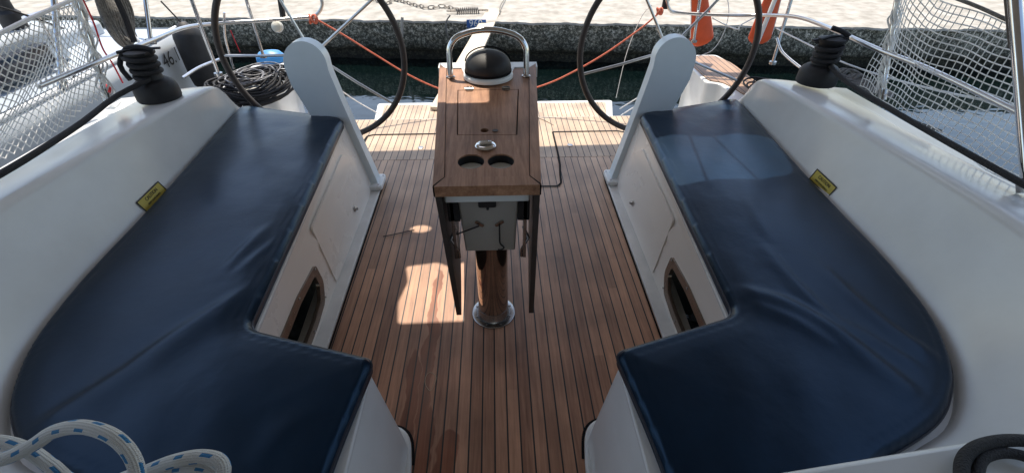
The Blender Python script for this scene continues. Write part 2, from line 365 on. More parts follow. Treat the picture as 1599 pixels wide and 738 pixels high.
# hatch seams, stern
def seam(pts, wd=0.007, z=0.0055, closed=False):
    P_ = [Vector((p[0], p[1], 0)) for p in pts]
    for i in range(len(P_)-(0 if closed else 1)):
        a, b_ = P_[i], P_[(i+1) % len(P_)]; t = (b_-a).normalized(); nn = Vector((-t.y, t.x, 0))*wd/2
        s.add([a-nn+Vector((0, 0, z)), b_-nn+Vector((0, 0, z)), b_+nn+Vector((0, 0, z)), a+nn+Vector((0, 0, z))], [(0, 1, 2, 3)])
lid = roundpoly([(-1.09, 3.56), (-.40, 3.56)], 0)
for pts_, w_ in (([(-.40, 3.555), (-1.03, 3.555), (-1.075, 3.53), (-1.085, 3.42), (-1.085, 2.98)], .017),
                 ([(1.09, 3.1), (1.09, 3.52), (1.03, 3.555), (.475, 3.555), (.475, 3.19), (.47, 3.0), (.455, 2.85), (.448, 2.74), (.42, 2.70), (.05, 2.70)], .015),
                 ([(-.43, 2.95), (-.43, 2.76), (-.40, 2.72), (-.3, 2.72)], .014)):
    s = MB(); seam(pts_, w_); s.build('floor_hatch_seam', M_seam, yacht)
for x in (-.608, .589):
    MB().lathe([(0.022, 0.0), (0.022, 0.004), (0.017, 0.006), (0.0, 0.006)], (x, 3.31, 0.002), 20).build('floor_fitting', M_chromed, yacht)

# ---- white waterway strips beside the teak, with the toe fillets of the bridge seats
for sd in (-1, 1):
    s = MB(); c = CX
    s.prism([(c+sd*a, b_) for a, b_ in [(.775, .90), (.90, .90), (.99, 2.62), (.88, 2.83), (.815, 2.87), (.80, 2.84), (.79, 2.75)]], -0.02, 0.014)
    s.build('waterway', M_gelw, yacht, bevel=0.005)
    s = MB()
    out = roundpoly([(c+sd*.60, .97), (c+sd*.345, .955), (c+sd*.315, .78), (c+sd*.30, -.3), (c+sd*.60, -.3)], [0, .12, .1, 0, 0], 8)
    s.prism(out, -0.02, 0.022); s.build('step_fillet', M_gelw, yacht, bevel=0.012)
    # black seam following the fillet
    s = MB(); o2 = [(x-sd*.006, y+.004) for x, y in out if y > -.2][:22]
    seam(o2, 0.010, 0.004); s.build('fillet_seam', M_seam, yacht)
    s = MB(); seam([(c+sd*.768, .97), (c+sd*.772, 1.6), (c+sd*.783, 2.75), (c+sd*.795, 2.85), (c+sd*.83, 2.885)], 0.009, 0.0045); s.build('waterway_seam', M_seam, yacht)

# ---- seat lockers
WIN = [(1.16, .085), (1.44, .085), (1.545, .10), (1.605, .165), (1.60, .238), (1.40, .262), (1.16, .262)]
WOUT = roundpoly([(1.125, .05), (1.45, .052), (1.58, .068), (1.645, .15), (1.64, .262), (1.40, .295), (1.125, .295)], .025, 4)
WINs = roundpoly(WIN, .018, 4)
def face_fn(sd, extra=0.0):
    def fn(co):   # co.x = y along, co.y = z, co.z = out of the face
        u = .848+(inner_u(co.x)+.012-.848)*(co.y/.455)**1.15 if co.y > 0 else .848
        return Vector((CX+sd*(u-co.z-extra), co.x, co.y))
    return fn
for sd in (-1, 1):
    s = MB(); ys = [.92+.1*i for i in range(20)]
    outer = [(.92, 0)]+[(y, 0) for y in ys[1:]]+[(2.83, 0), (2.83, .1), (2.83, .25), (2.81, .38), (2.79, .455)]+[(y, .455) for y in ys[::-1]]+[(.92, .35), (.92, .2)]
    s.filled(outer, [WINs], 0.010, face_fn(sd))
    s.box(*sorted((CX+sd*1.25, CX+sd*1.26)), .95, 2.7, .01, .44)       # inside back of the locker
    s.build('locker_face', M_locker, yacht)
    # top deck under the cushion and aft face
    s = MB(); poly = [(CX+sd*a, b_) for a, b_ in [(.405, .30), (.40, .905), (inner_u(.95)+.012, 1.05), (inner_u(2.77)+.012, 2.79), (1.70, 3.03), (1.70, .25)]]
    s.prism(poly, .435, .456); s.build('seat_top', M_gel, yacht, bevel=0.006)
    s = MB(); a = (CX+sd*(inner_u(2.8)), 2.79); b_ = (CX+sd*1.72, 3.03)
    s.add([(CX+sd*.85, 2.83, 0), (b_[0], 3.05, 0), (b_[0], b_[1], .456), (a[0], a[1], .456)], [(0, 1, 2, 3)]); s.build('locker_end', M_gel, yacht)
    # raised door panel with latch
    s = MB(); s.filled(roundpoly([(1.76, .03), (2.2, .035), (2.57, .075), (2.62, .30), (2.50, .385), (1.76, .385)], .02, 4), [], .010, face_fn(sd, .008))
    pnl = s.build('locker_door', M_locker, yacht, bevel=0.003)
    s = MB(); fn = face_fn(sd, .0); p = fn(Vector((2.31, .115, .012)))
    rot = Matrix.Rotation(-sd*R(90), 3, 'Y')
    s.lathe([(.016, 0), (.016, .006), (.009, .010), (.009, .018), (.0, .018)], p, 16, rot); s.build('latch', M_chromed, pnl)
    # window frame
    s = MB(); cxw = sum(p[0] for p in WINs)/len(WINs); czw = sum(p[1] for p in WINs)/len(WINs)
    big = [(cxw+(p[0]-cxw)*1.09, czw+(p[1]-czw)*1.28) for p in WINs]; sm = [(cxw+(p[0]-cxw)*.97, czw+(p[1]-czw)*.90) for p in WINs]
    s.filled(WOUT, [sm], .018, face_fn(sd, .006)); fr = s.build('locker_window', M_frame, yacht, bevel=0.004)
    for wy_, wz_ in ((1.62, .25), (1.60, .085), (1.40, .065), (1.40, .28)):
        s = MB(); p_ = face_fn(sd, .0)(Vector((wy_, wz_, .016))); s.lathe([(0, 0), (.006, 0), (.005, .002), (0, .002)], p_, 10, Matrix.Rotation(-sd*R(90), 3, 'Y')); s.build('screw', M_chromed, fr)
    # bridge seat inboard end
    s = MB(); rows = []
    for i in range(9):
        z = .456*i/8; k = (i/8)
        rows.append([Vector((CX+sd*(.335+.06*k+.02*k*k+.00*j), y, z)) for j, y in enumerate([-.3, .2, .5, .7, .86])]+[Vector((CX+sd*(.36+.055*k), .905, z)), Vector((CX+sd*(.50), .915, z)), Vector((CX+sd*.86, .96, z))])
    s.grid(rows); s.build('bridge_seat_end', M_gel, yacht)

# ---- coamings: swept mouldings
ST = [((1.00, .52), (1.08, .30), .84), ((1.16, .585), (1.26, .38), .84), ((1.31, .655), (1.43, .50), .84), ((1.44, .80), (1.58, .68), .835), ((1.53, 1.0), (1.69, .93), .825), ((1.575, 1.3), (1.735, 1.27), .81),
      ((1.60, 1.8), (1.735, 1.8), .78), ((1.635, 2.3), (1.70, 2.3), .757), ((1.66, 2.6), (1.66, 2.58), .745), ((1.675, 2.80), (1.655, 2.74), .725), ((1.69, 2.95), (1.69, 2.86), .655), ((1.71, 3.04), (1.74, 2.98), .56), ((1.73, 3.10), (1.80, 3.06), .45)]
def st_interp(n=5):
    A = catmull([(b_[0], b_[1], 0) for b_, t, z in ST], n); B = catmull([(t[0], t[1], z) for b_, t, z in ST], n); return list(zip(A, B))
for sd in (-1, 1):
    s = MB(); rows = []
    for A, B in st_interp():
        zt = B.z; b3 = Vector((A.x, A.y, .44)); t3 = Vector((B.x, B.y, zt)); out = Vector((2.02, max(B.y, .3)+0.0, zt-.035))
        if B.y < .9: out = Vector((2.02, B.y-.1 if B.y < .6 else B.y, zt-.03))
        h = zt-.44
        pr = [Vector((A.x, A.y, .20)), b3, b3+(t3-b3)*.18-Vector((0, 0, .0)), b3+(t3-b3)*.55, b3+(t3-b3)*.82, b3+(t3-b3)*.93+Vector((0, 0, .002)),
              t3-Vector((0, 0, .006))+(out-t3)*.03, t3+(out-t3)*.10, t3+(out-t3)*.35+Vector((0, 0, .004)), t3+(out-t3)*.75+Vector((0, 0, .0)), out-Vector((0, 0, .006)), out+Vector((.02, 0, -.04)), out+Vector((.03, 0, -.22))]
        rows.append([Vector((CX+sd*p.x, p.y, p.z)) for p in catmull(pr, 3)])
    s.grid(rows); co = s.build('coaming', M_gel, yacht, smooth=60)
    if sd < 0:
        s = MB(); lp_ = roundpoly([(-1.70, .95), (-1.90, .95), (-1.90, 1.33), (-1.70, 1.33)], .05, 5)
        s.tube([(x, y, .8155-.032*(y-.95)+.0) for x, y in lp_], .0022, 5, closed=True); s.build('access_lid_seam', M_seam, yacht)
# ---- cabin bulkhead tops either side of the companionway
for sd, yy in ((1, (.365, .43)), (-1, (.385, .40))):
    s = MB(); poly = [(CX+sd*a, b_) for a, b_ in [(.43, -.5), (.43, yy[0]-.03), (.47, yy[0]), (1.05, yy[1]), (2.0, yy[1]+.06), (2.0, -.5)]]
    s.prism(poly, .2, .845); s.build('cabin_bulkhead', M_gel, yacht, bevel=0.012)
# hull sides, deck edge, transom quarters
for sd in (-1, 1):
    s = MB(); rows = []
    for y, hx, zs_ in [(-1.5, 2.12, .74), (1.0, 2.16, .74), (2.6, 2.15, .72), (3.0, 2.14, .60), (3.15, 2.13, .40), (3.3, 2.13, .375), (4.0, 2.12, .37), (4.35, 2.08, .36)]:
        rows.append([Vector((CX+sd*a, y, z)) for a, z in [(2.00, zs_-.01), (hx-.04, zs_-.01), (hx, zs_-.03), (hx+.005, zs_-.1), (hx-.02, 0.0), (hx-.10, -.6), (hx-.12, -.9)]])
    s.grid(rows); s.add([rows[-1][0], Vector((CX+sd*2.0, 4.35, -.9)), rows[-1][-1]]+rows[-1][1:-1][::-1], [tuple(range(7))]); s.build('hull_side', M_gel, yacht)
    # quarter block with helm seat
    q = [(1.70, 3.02), (1.76, 3.30), (1.86, 3.36), (1.835, 3.58), (1.735, 3.62), (1.74, 3.98), (1.85, 4.34), (2.10, 4.34), (2.15, 4.05), (2.16, 3.5), (2.16, 3.02)]
    s = MB(); s.prism([(CX+sd*a, b_) for a, b_ in roundpoly(q, .04, 4)], -.5, .385); s.build('helm_quarter', M_gel, yacht, bevel=0.012)
    tk = [(1.762, 3.998), (1.88, 4.29), (2.06, 4.29), (2.125, 4.1), (2.135, 3.98), (2.135, 3.12), (2.02, 3.16), (1.92, 3.33), (1.90, 3.47), (1.858, 3.60), (1.765, 3.65)]
    if sd > 0:
        s = MB(); s.prism([(CX+sd*a, b_) for a, b_ in roundpoly(tk, .03, 4)], .385, .393); s.build('helm_seat_teak', M_helm, yacht)
    # well behind the bench, outboard of the teak
    s = MB(); s.prism([(CX+sd*a, b_) for a, b_ in [(1.36, 3.04), (1.75, 3.04), (1.75, 3.88), (1.36, 3.88)]], -.3, .06); s.build('helm_well', M_gelw, yacht, bevel=.02)
    s = MB(); s.lathe([(.045, 0), (.045, .01), (.03, .014), (.0, .014)], (CX+sd*1.62, 3.42, .062), 20); s.build('well_drain', M_chromed, yacht)
# transom under the sole + swim platform
s = MB(); s.box(-1.75, 1.71, 3.84, 3.88, -.9, -.004); s.build('transom', M_gel, yacht, bevel=.006)
s = MB(); pl = roundpoly([(-1.36, 5.12), (1.36, 5.12), (1.27, 4.66), (1.27, 3.885), (-1.31, 3.885), (-1.31, 4.66)], [.05, .05, .05, .01, .01, .05])
s.prism(pl, -.46, -.355); s.build('swim_platform', M_gel, yacht, bevel=.012)
s = MB(); s.prism(roundpoly([(-1.27, 5.04), (1.27, 5.04), (1.20, 4.66), (1.20, 3.89), (-1.24, 3.89), (-1.24, 4.66)], .03), -.355, -.345); s.build('platform_teak', M_plat, yacht)

# ================================================================== SEAT CUSHIONS
def seg_d(P, poly):
    """unsigned distance and nearest point of points P (n,2) to closed polyline"""
    best = np.full(len(P), 1e9); near = np.zeros_like(P); n = len(poly)
    ins = np.zeros(len(P), bool)
    for i in range(n):
        a = poly[i]; b_ = poly[(i+1) % n]; ab = b_-a; L = ab@ab
        if L < 1e-14: continue
        t = np.clip(((P-a)@ab)/L, 0, 1); q = a+t[:, None]*ab; d = np.hypot(*(P-q).T)
        k = d < best; best[k] = d[k]; near[k] = q[k]
        c = ((a[1] > P[:, 1]) != (b_[1] > P[:, 1]))
        with np.errstate(divide='ignore', invalid='ignore'):
            xi = (b_[0]-a[0])*(P[:, 1]-a[1])/(b_[1]-a[1]+1e-20)+a[0]
        ins ^= c & (P[:, 0] < xi)
    return best, near, ins
def ridge(P, pts, h, wl_, wr):
    """fabric fold along pts: crest of height h, width differs on both sides"""
    pts = [np.array((p.x, p.y)) for p in catmull([(a, b_, 0) for a, b_ in pts], 8)]
    best = np.full(len(P), 1e9); sg = np.ones(len(P)); tt = np.zeros(len(P)); n = len(pts)
    for i in range(n-1):
        a, b_ = pts[i], pts[i+1]; ab = b_-a; L = ab@ab; t = np.clip(((P-a)@ab)/L, 0, 1); q = a+t[:, None]*ab
        dv = P-q; d = np.hypot(*dv.T); k = d < best; best[k] = d[k]
        cr = ab[0]*dv[:, 1]-ab[1]*dv[:, 0]; sg[k] = np.sign(cr[k]); tt[k] = (i+t[k])/(n-1)
    wd = np.where(sg > 0, wl_, wr); env = np.sin(np.pi*np.clip(tt, 0.02, .98))**.6
    return .62*h*env*np.exp(-(best/(wd*1.35))**2)
def smoothnoise(P, sc, seed):
    rs = np.random.RandomState(seed); z = np.zeros(len(P))
    for k in range(9):
        a = rs.uniform(0, 6.28); f = sc*rs.uniform(.5, 1.6); z += np.sin(P[:, 0]*f*math.cos(a)+P[:, 1]*f*math.sin(a)+rs.uniform(0, 6.28))/3
    return z
def cushion(name, sd, label, ridges, seed):
    root = thing(name, label, 'cushion', (CX+sd*1.2, 1.6, .456), 'bench cushions')
    pts = [(inner_u(2.77)-.005, 2.765), (1.685, 3.0), (1.655, 2.6), (1.625, 2.2), (1.595, 1.8), (1.575, 1.3), (1.53, 1.0), (1.43, .79), (1.29, .655), (1.14, .585), (.95, .52), (.90, .30), (.455, .30), (.435, .60), (.39, .915), (.845, 1.055)]
    rad = [.06, .09, .3, .3, .3, .3, .3, .3, .1, .2, .12, .05, .05, .1, .035, .05]
    poly = np.array([(CX+sd*a, b_) for a, b_ in roundpoly(pts, rad, 8)])
    top, bot, rr = .507, .455, .024
    x0, y0 = poly.min(0)-.02; x1, y1 = poly.max(0)+.02; g = .0115
    xs = np.arange(x0, x1, g); ys = np.arange(y0, y1, g); XX, YY = np.meshgrid(xs, ys); P = np.c_[XX.ravel(), YY.ravel()]
    d, near, ins = seg_d(P, poly); nx = len(xs); ny = len(ys)
    I = ins.reshape(ny, nx)
    cell = (I[:-1, :-1].astype(int)+I[1:, :-1]+I[:-1, 1:]+I[1:, 1:]) > 0
    Q = np.where(ins[:, None], P, near); dd = np.where(ins, d, 0)
    close = ins & (d < g*.45); Q[close] = near[close]; dd[close] = 0
    t = np.clip(dd/rr, 0, 1); z = top-rr+rr*np.sqrt(np.clip(1-(1-t)**2, 0, 1))
    fade = np.clip(dd/.09, 0, 1)
    z += .014*(1-np.exp(-dd/.16)); z += fade*(smoothnoise(P, 9, seed)*.0016+smoothnoise(P, 26, seed+1)*.0006+.004)
    for (pp, h, a, b_) in ridges: z += fade*ridge(P, [(CX+sd*u, y) for u, y in pp], h, *((a, b_) if sd < 0 else (b_, a)))
    # stitched seam groove just inside the edge
    z -= .0028*np.exp(-((dd-.034)/.005)**2)
    use = {}; vs = []; fs = []
    def vid(i, j):
        k = i*nx+j
        if k not in use: use[k] = len(vs); vs.append((Q[k, 0], Q[k, 1], z[k]))
        return use[k]
    for i in range(ny-1):
        for j in range(nx-1):
            if cell[i, j]: fs.append((vid(i, j), vid(i, j+1), vid(i+1, j+1), vid(i+1, j)))
    s = MB(); s.add(vs, fs)
    n = len(poly); P3 = [Vector((p[0], p[1], 0)) for p in poly]
    s.add([(p.x, p.y, top-rr+.001) for p in P3]+[(p.x, p.y, bot) for p in P3], [(i, (i+1) % n, n+(i+1) % n, n+i) for i in range(n)])
    s.build('cover', M_navy, root, smooth=50)
    s = MB(); s.tube([(p.x, p.y, top-rr-.002) for p in P3], .0048, 6, closed=True); s.build('piping', M_pip, root)
RW = [([(.86, 1.18), (1.02, 1.10), (1.12, .97), (1.20, .79), (1.24, .70)], .016, .05, .016), ([(.90, 1.10), (1.02, 1.0), (1.09, .88)], .006, .03, .012),
      ([(1.27, 1.26), (1.29, 1.10), (1.33, .95), (1.41, .82)], .012, .03, .012), ([(1.19, .98), (1.27, .86), (1.31, .80)], .006, .02, .01), ([(1.10, 1.42), (1.12, 1.2), (1.15, 1.03), (1.20, .93)], .008, .03, .012),
      ([(1.42, 2.5), (1.40, 1.9), (1.38, 1.5)], .004, .10, .10), ([(1.2, 1.75), (1.16, 1.55), (1.14, 1.4)], .005, .03, .02)]
LW = [([(.88, 1.27), (1.04, 1.03), (1.13, .87), (1.24, .73), (1.3, .68)], .016, .06, .018), ([(.98, 1.62), (1.02, 1.45), (1.04, 1.32)], .007, .025, .012), ([(.90, 1.55), (.95, 1.42), (.99, 1.30)], .005, .02, .01),
      ([(1.30, 2.6), (1.30, 2.0), (1.32, 1.5)], .004, .12, .12), ([(1.15, 2.75), (1.05, 2.3), (1.02, 2.0)], .004, .06, .05), ([(.62, .56), (.58, .66), (.50, .74)], .005, .03, .02)]
cushion('seat_cushion', 1, 'navy blue L-shaped cushion on the right-hand bench, sunlit near its aft end', RW, 3)
cushion('seat_cushion', -1, 'navy blue L-shaped cushion on the left-hand bench, its near end below the blue-flecked white rope', LW, 8)

# ================================================================== STEERING PEDESTALS AND WHEELS
def ped_fn(sd):
    def fn(co):   # co.x = u, co.y = height, co.z thickness
        return Vector((CX+.005+sd*co.x, 2.745+.15*co.y-co.z, co.y))
    return fn
for sd in (-1, 1):
    side = 'left' if sd < 0 else 'right'
    root = thing('steering_pedestal', 'pale blue-grey round-topped steering pedestal between the %s wheel and the %s bench' % (side, side), 'pedestal', (CX+sd*.9, 2.78, 0), 'steering pedestals')
    top = arc(1.122, .815, .128, 8, 172, 18)
    out = [(.80, .03), (1.0, .03), (1.245, .75)]+top+[(.985, .76)]
    out = [(.80, .02), (.93, .02), (1.09, .35), (1.235, .70), (1.25, .80)]+top+[(.993, .78), (.955, .62)]
    s = MB(); s.filled(out, [], .085, ped_fn(sd)); s.build('pedestal_body', M_ped, root, bevel=.024)
    s = MB(); s.prism([(CX+.005+sd*a, b_) for a, b_ in roundpoly([(.775, 2.66), (.96, 2.66), (.99, 2.84), (.775, 2.84)], .03)], .014, .05); ft = s.build('pedestal_foot', M_white, root, bevel=.01)
    for bx, by in ((.80, 2.69), (.93, 2.69), (.79, 2.81)):
        s = MB(); s.lathe([(0, .05), (.008, .05), (.007, .053), (0, .0535)], (CX+.005+sd*bx, by, 0), 12); s.build('screw', M_chromed, ft)
def wheel(sd, rot0, label):
    c = Vector((CX+.005+sd*1.128, 3.0, .82)); r = .565
    root = thing('helm_wheel', label, 'wheel', c, 'twin steering wheels')
    s = MB(); s.tube([c+Vector((r*math.cos(a), 0, r*math.sin(a))) for a in [2*math.pi*i/96 for i in range(96)]], .0195, 12, closed=True)
    s.build('rim', M_rim, root)
    s = MB(); s.lathe([(.0, -.07), (.045, -.07), (.05, -.02), (.05, .03), (.03, .045), (.0, .045)], c, 24, Matrix.Rotation(R(90), 3, 'X')); s.build('hub', M_chromed, root)
    for k in range(5):
        a = R(rot0+72*k); d = Vector((math.cos(a), 0, math.sin(a))); e = Vector((-d.z, 0, d.x))
        s = MB(); s.tube([c+d*.04-Vector((0, 0, 0)), c+d*.3+Vector((0, -.012, 0)), c+d*(r-.012)], .0085, 10); s.build('spoke', M_rail, root)
wheel(-1, 180, 'large steering wheel with dark leather rim, left of the table')
wheel(1, 195, 'large steering wheel with dark leather rim, right of the table beside the orange lifebuoy')

# ================================================================== COCKPIT TABLE
TX = -.035
tb = thing('cockpit_table', 'teak-topped folding cockpit table on a steel post, with round cup holes and compass', 'table', (TX, 1.54, 0))
Y0, Y1, Z0, Z1 = 1.285, 2.315, .90, .968
def tz(y): return Z0+(Z1-Z0)*(y-Y0)/(Y1-Y0)
def thw(y): return .179+(.238-.179)*(y-Y0)/(Y1-Y0)
def tfn(base=0.0):
    return lambda co: Vector((TX+co.x, co.y, tz(co.y)+co.z+base))
holes = []
cups = [(-.058, 1.436, .0475), (.048, 1.434, .0475)]
for cx_, cy_, r_ in cups: holes.append([(cx_+r_*math.cos(2*math.pi*k/32), cy_+r_*math.sin(2*math.pi*k/32)) for k in range(32)])
cen = [(-.143, 1.335), (.143, 1.335), (.20, 2.255), (-.20, 2.255)]
lidp = [(-.118, 1.622), (.115, 1.615), (.140, 2.02), (-.136, 2.02)]
s = MB(); s.filled(cen, holes+[lidp], .03, tfn(-.015)); top = s.build('tabletop', M_table, tb, bevel=.002)
fh = [(-.012+.0165*math.cos(2*math.pi*k/20), 1.655+.0165*math.sin(2*math.pi*k/20)) for k in range(20)]
lp = [(-.1140, 1.6265), (.1100, 1.6190), (.1348, 2.0160), (-.1322, 2.0160)]
s = MB(); s.filled(lp, [fh], .028, tfn(-.0145)); lid = s.build('table_lid', M_table, tb, bevel=.002)
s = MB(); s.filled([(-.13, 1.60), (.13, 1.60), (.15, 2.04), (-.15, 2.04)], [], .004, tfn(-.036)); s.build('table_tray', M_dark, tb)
for hx in (-.083, .052+.03):
    s = MB(); s.filled(roundpoly([(hx-.018, 2.005), (hx+.018, 2.005), (hx+.018, 2.045), (hx-.018, 2.045)], .012, 4), [], .004, tfn(.0025))
    s.tube([Vector((TX+hx-.018, 2.02, tz(2.02)+.006)), Vector((TX+hx+.018, 2.02, tz(2.02)+.006))], .0035, 8); s.build('hinge', M_chromed, lid)
# dark plug beside the finger hole
s = MB(); s.lathe([(.0, 0), (.0115, 0), (.0115, .0015), (.0, .0015)], (TX+.030, 1.650, tz(1.650)+.0003), 16); s.build('wooden_plug', M_leaf, lid)
for sd in (-1, 1):   # side boards and end board with mitred black joints
    s = MB(); s.filled([(sd*.1455, 1.337), (sd*.1795, Y0+.004), (sd*thw(Y1), Y1-.01), (sd*.2025, 2.255), ], [], .040, tfn(-.016)); s.build('edge_board', M_table, tb, bevel=.003)
    s = MB(); s.filled([(sd*.1435, 1.335), (sd*.1455, 1.337), (sd*.2025, 2.255), (sd*.2005, 2.255)], [], .02, tfn(-.0115)); s.build('edge_seam', M_seam, tb)
    s = MB(); s.filled([(sd*.1435, 1.332), (sd*.147, 1.3365), (sd*.1797, Y0+.003), (sd*.1797, Y0-.004), (sd*.1765, Y0-.004)], [], .039, tfn(-.016)); s.build('mitre_seam', M_seam, tb)
s = MB(); s.filled([(-.176, Y0-.004), (.176, Y0-.004), (.143, 1.333), (-.143, 1.333)], [], .040, tfn(-.0155)); s.build('end_board', M_table, tb, bevel=.003)
for cx_, cy_, r_ in cups:
    s = MB(); c = Vector((TX+cx_, cy_, tz(cy_)-.032)); s.lathe([(.0, 0), (r_-.003, 0), (r_-.003, .001)], c, 32); cup = s.build('cup_bottom', M_grey, tb)
    s = MB(); n = 32; vs = [c+Vector(((r_-.0006)*math.cos(2*math.pi*k/n), (r_-.0006)*math.sin(2*math.pi*k/n), 0)) for k in range(n)]; vs += [v+Vector((0, 0, .029)) for v in vs]
    s.add(vs, [(k, (k+1) % n, n+(k+1) % n, n+k) for k in range(n)]); s.build('cup_wall', M_black, tb)
# chrome folding cap
s = MB(); c = Vector((TX-.007, 1.535, tz(1.535)+.001))
s.lathe([(.0, 0), (.038, 0), (.039, .004), (.034, .009), (.026, .010), (.023, .007), (.0, .007)], c, 32); s.tube([c+Vector((-.022, -.004, .011)), c+Vector((0, 0, .0125)), c+Vector((.022, .004, .011))], .006, 10)
cap = s.build('chrome_cap', M_chrome, tb)
s = MB(); s.box(c.x+.010, c.x+.022, c.y+.008, c.y+.024, c.z+.0100, c.z+.0112); s.build('sticker', M_white, cap)
s = MB(); s.box(c.x+.0152, c.x+.0168, c.y+.012, c.y+.021, c.z+.0113, c.z+.0116); s.build('sticker_mark', M_black, cap)
# white mouldings
s = MB(); s.box(TX-.150, TX+.145, 1.315, 2.20, .815, .865); s.build('table_tray_moulding', M_white, tb, bevel=.006)
s = MB(); s.filled([(-.243, 2.262), (-.13, 2.262), (-.115, 2.20), (.115, 2.20), (.13, 2.262), (.243, 2.262), (.243, 2.325), (-.243, 2.325)], [], .05, tfn(-.021)); s.build('aft_cap', M_white, tb, bevel=.008)
s = MB(); ub, ut = .098, .108
s.add([(TX-ub, 1.385, .535), (TX+ub, 1.385, .535), (TX+ub, 1.66, .535), (TX-ub, 1.66, .535), (TX-ut, 1.345, .815), (TX+ut, 1.345, .815), (TX+ut, 1.72, .815), (TX-ut, 1.72, .815)], [(3, 2, 1, 0), (4, 5, 6, 7), (0, 1, 5, 4), (1, 2, 6, 5), (2, 3, 7, 6), (3, 0, 4, 7)])
pb = s.build('pedestal_box', M_pbox, tb, bevel=.008)
def boxface(x, z, o=0.0): return Vector((TX+x, 1.385-.040*(z-.535)/.28-o, z))
s = MB(); s.filled(roundpoly([(-.036, .775), (.028, .775), (.028, .813), (-.036, .813)], .009, 4), [], .012, lambda co: boxface(co.x, co.y, .004+co.z)); lk = s.build('lock_plate', M_black, pb, bevel=.002)
s = MB(); s.lathe([(.005, 0), (.005, .012), (0, .012)], boxface(-.003, .771, .002), 12, Matrix.Rotation(R(90), 3, 'X')); s.build('lock_pin', M_black, lk)
for sd in (-1, 1):
    s = MB(); a = R(-40 if sd < 0 else 38); cx_, cz_ = (-.036 if sd < 0 else .038), .690
    pts = [(cx_+x*math.cos(a)-z*math.sin(a), cz_+x*math.sin(a)+z*math.cos(a)) for x, z in roundpoly([(-.019, -.007), (.019, -.007), (.019, .007), (-.019, .007)], .007, 4)]
    s.filled(pts, [], .006, lambda co: boxface(co.x, co.y, .003+co.z)); hk = s.build('hook_base', M_chromed, pb)
    s = MB()
    if sd < 0: s.tube(catmull([boxface(cx_-.002, cz_-.004, .012), boxface(-.075, .670, .014), boxface(-.108, .656, .016), boxface(-.122, .650, .018), boxface(-.120, .664, .018)], 5), .003, 8)
    else: s.tube(catmull([boxface(.038, .684, .012), boxface(.038, .63, .012), boxface(.039, .590, .012), boxface(.054, .566, .012), boxface(.042, .556, .014), boxface(.030, .557, .014)], 5), .003, 8)
    s.build('hook', M_black, hk)
# post and flange
s = MB(); s.lathe([(.072, .05), (.072, .54)], (TX, 1.545, 0), 40); s.build('post', mat('polished_post', (.42, .38, .35), .10, metal=1.0, var=.15, vscale=20), tb, smooth=60)
s = MB(); s.lathe([(.0, .0), (.106, .0), (.106, .006), (.102, .009), (.082, .010), (.080, .018), (.076, .03), (.0735, .055), (.070, .055)], (TX, 1.545, .0), 48); fl = s.build('post_flange', M_chromed, tb)
for k in range(8):
    a = R(22.5+45*k); s = MB(); s.lathe([(0, .009), (.006, .009), (.005, .012), (0, .0125)], (TX+.089*math.cos(a), 1.545+.089*math.sin(a), 0), 10); s.build('bolt', M_chromed, fl)
# hanging leaves, hinges and struts
for sd in (-1, 1):
    lean = .028 if sd < 0 else .004
    s = MB()
    def lf(co, sd=sd, lean=lean):
        k = (.885-co.y)/.63
        return Vector((TX+sd*(thw(co.x)-.012-lean*k+co.z), co.x, co.y))
    s.filled(roundpoly([(1.30, .25), (1.62, .25), (2.24, .50), (2.26, .885), (1.29, .885)], [.02, .1, .1, .02, .01], 5), [], .020, lf); s.build('leaf', M_leaf, tb, bevel=.004)
    for yy in (1.42, 2.05):
        s = MB(); s.filled(roundpoly([(yy-.03, .80), (yy+.03, .80), (yy+.03, .86), (yy-.03, .86)], .01), [], .006, lambda co, sd=sd: Vector((TX+sd*(thw(co.x)-.030+co.z), co.x, co.y))); s.build('leaf_hinge', M_chromed, tb)
    s = MB(); x0 = TX+sd*.128
    s.box(min(x0, x0+sd*.012), max(x0, x0+sd*.012), 1.36, 1.40, .52, .80); s.tube([(x0, 1.38, .66), (x0+sd*.02, 1.36, .62), (x0-sd*.004, 1.375, .55), (x0-sd*.004, 1.38, .51)], .006, 8); s.build('leaf_strut', M_chromed, tb)
    s = MB(); s.box(*sorted((TX+sd*.105, TX+sd*.150)), 1.36, 1.95, .70, .815); s.build('side_bracket', M_black, tb, bevel=.005)
# compass
cc = Vector((TX+.002, 2.165, tz(2.165)))
s = MB(); s.lathe([(.0, 0), (.117, 0), (.118, .010), (.115, .018), (.108, .022), (.0, .022)], cc, 48); ring = s.build('compass_base', M_white, tb, smooth=50)
s = MB(); pr = [(.104, .024), (.108, .030), (.1075, .052)]+[(.107*math.cos(R(a)), .052+.068*math.sin(R(a))) for a in range(8, 90, 8)]+[(.0, .120)]
s.lathe(pr, cc, 48); s.build('compass_cover', M_black, ring, smooth=60)
s = MB(); s.tube([cc+Vector((.106*math.sin(R(a)), .02, .06+.070*math.cos(R(a)))) for a in range(-85, 86, 10)], .003, 6); s.build('cover_seam', M_seam, ring)
s = MB(); s.lathe([(.110, .024), (.111, .027), (.111, .032), (.109, .034)], cc, 48); s.build('cover_rim', M_seam, ring)
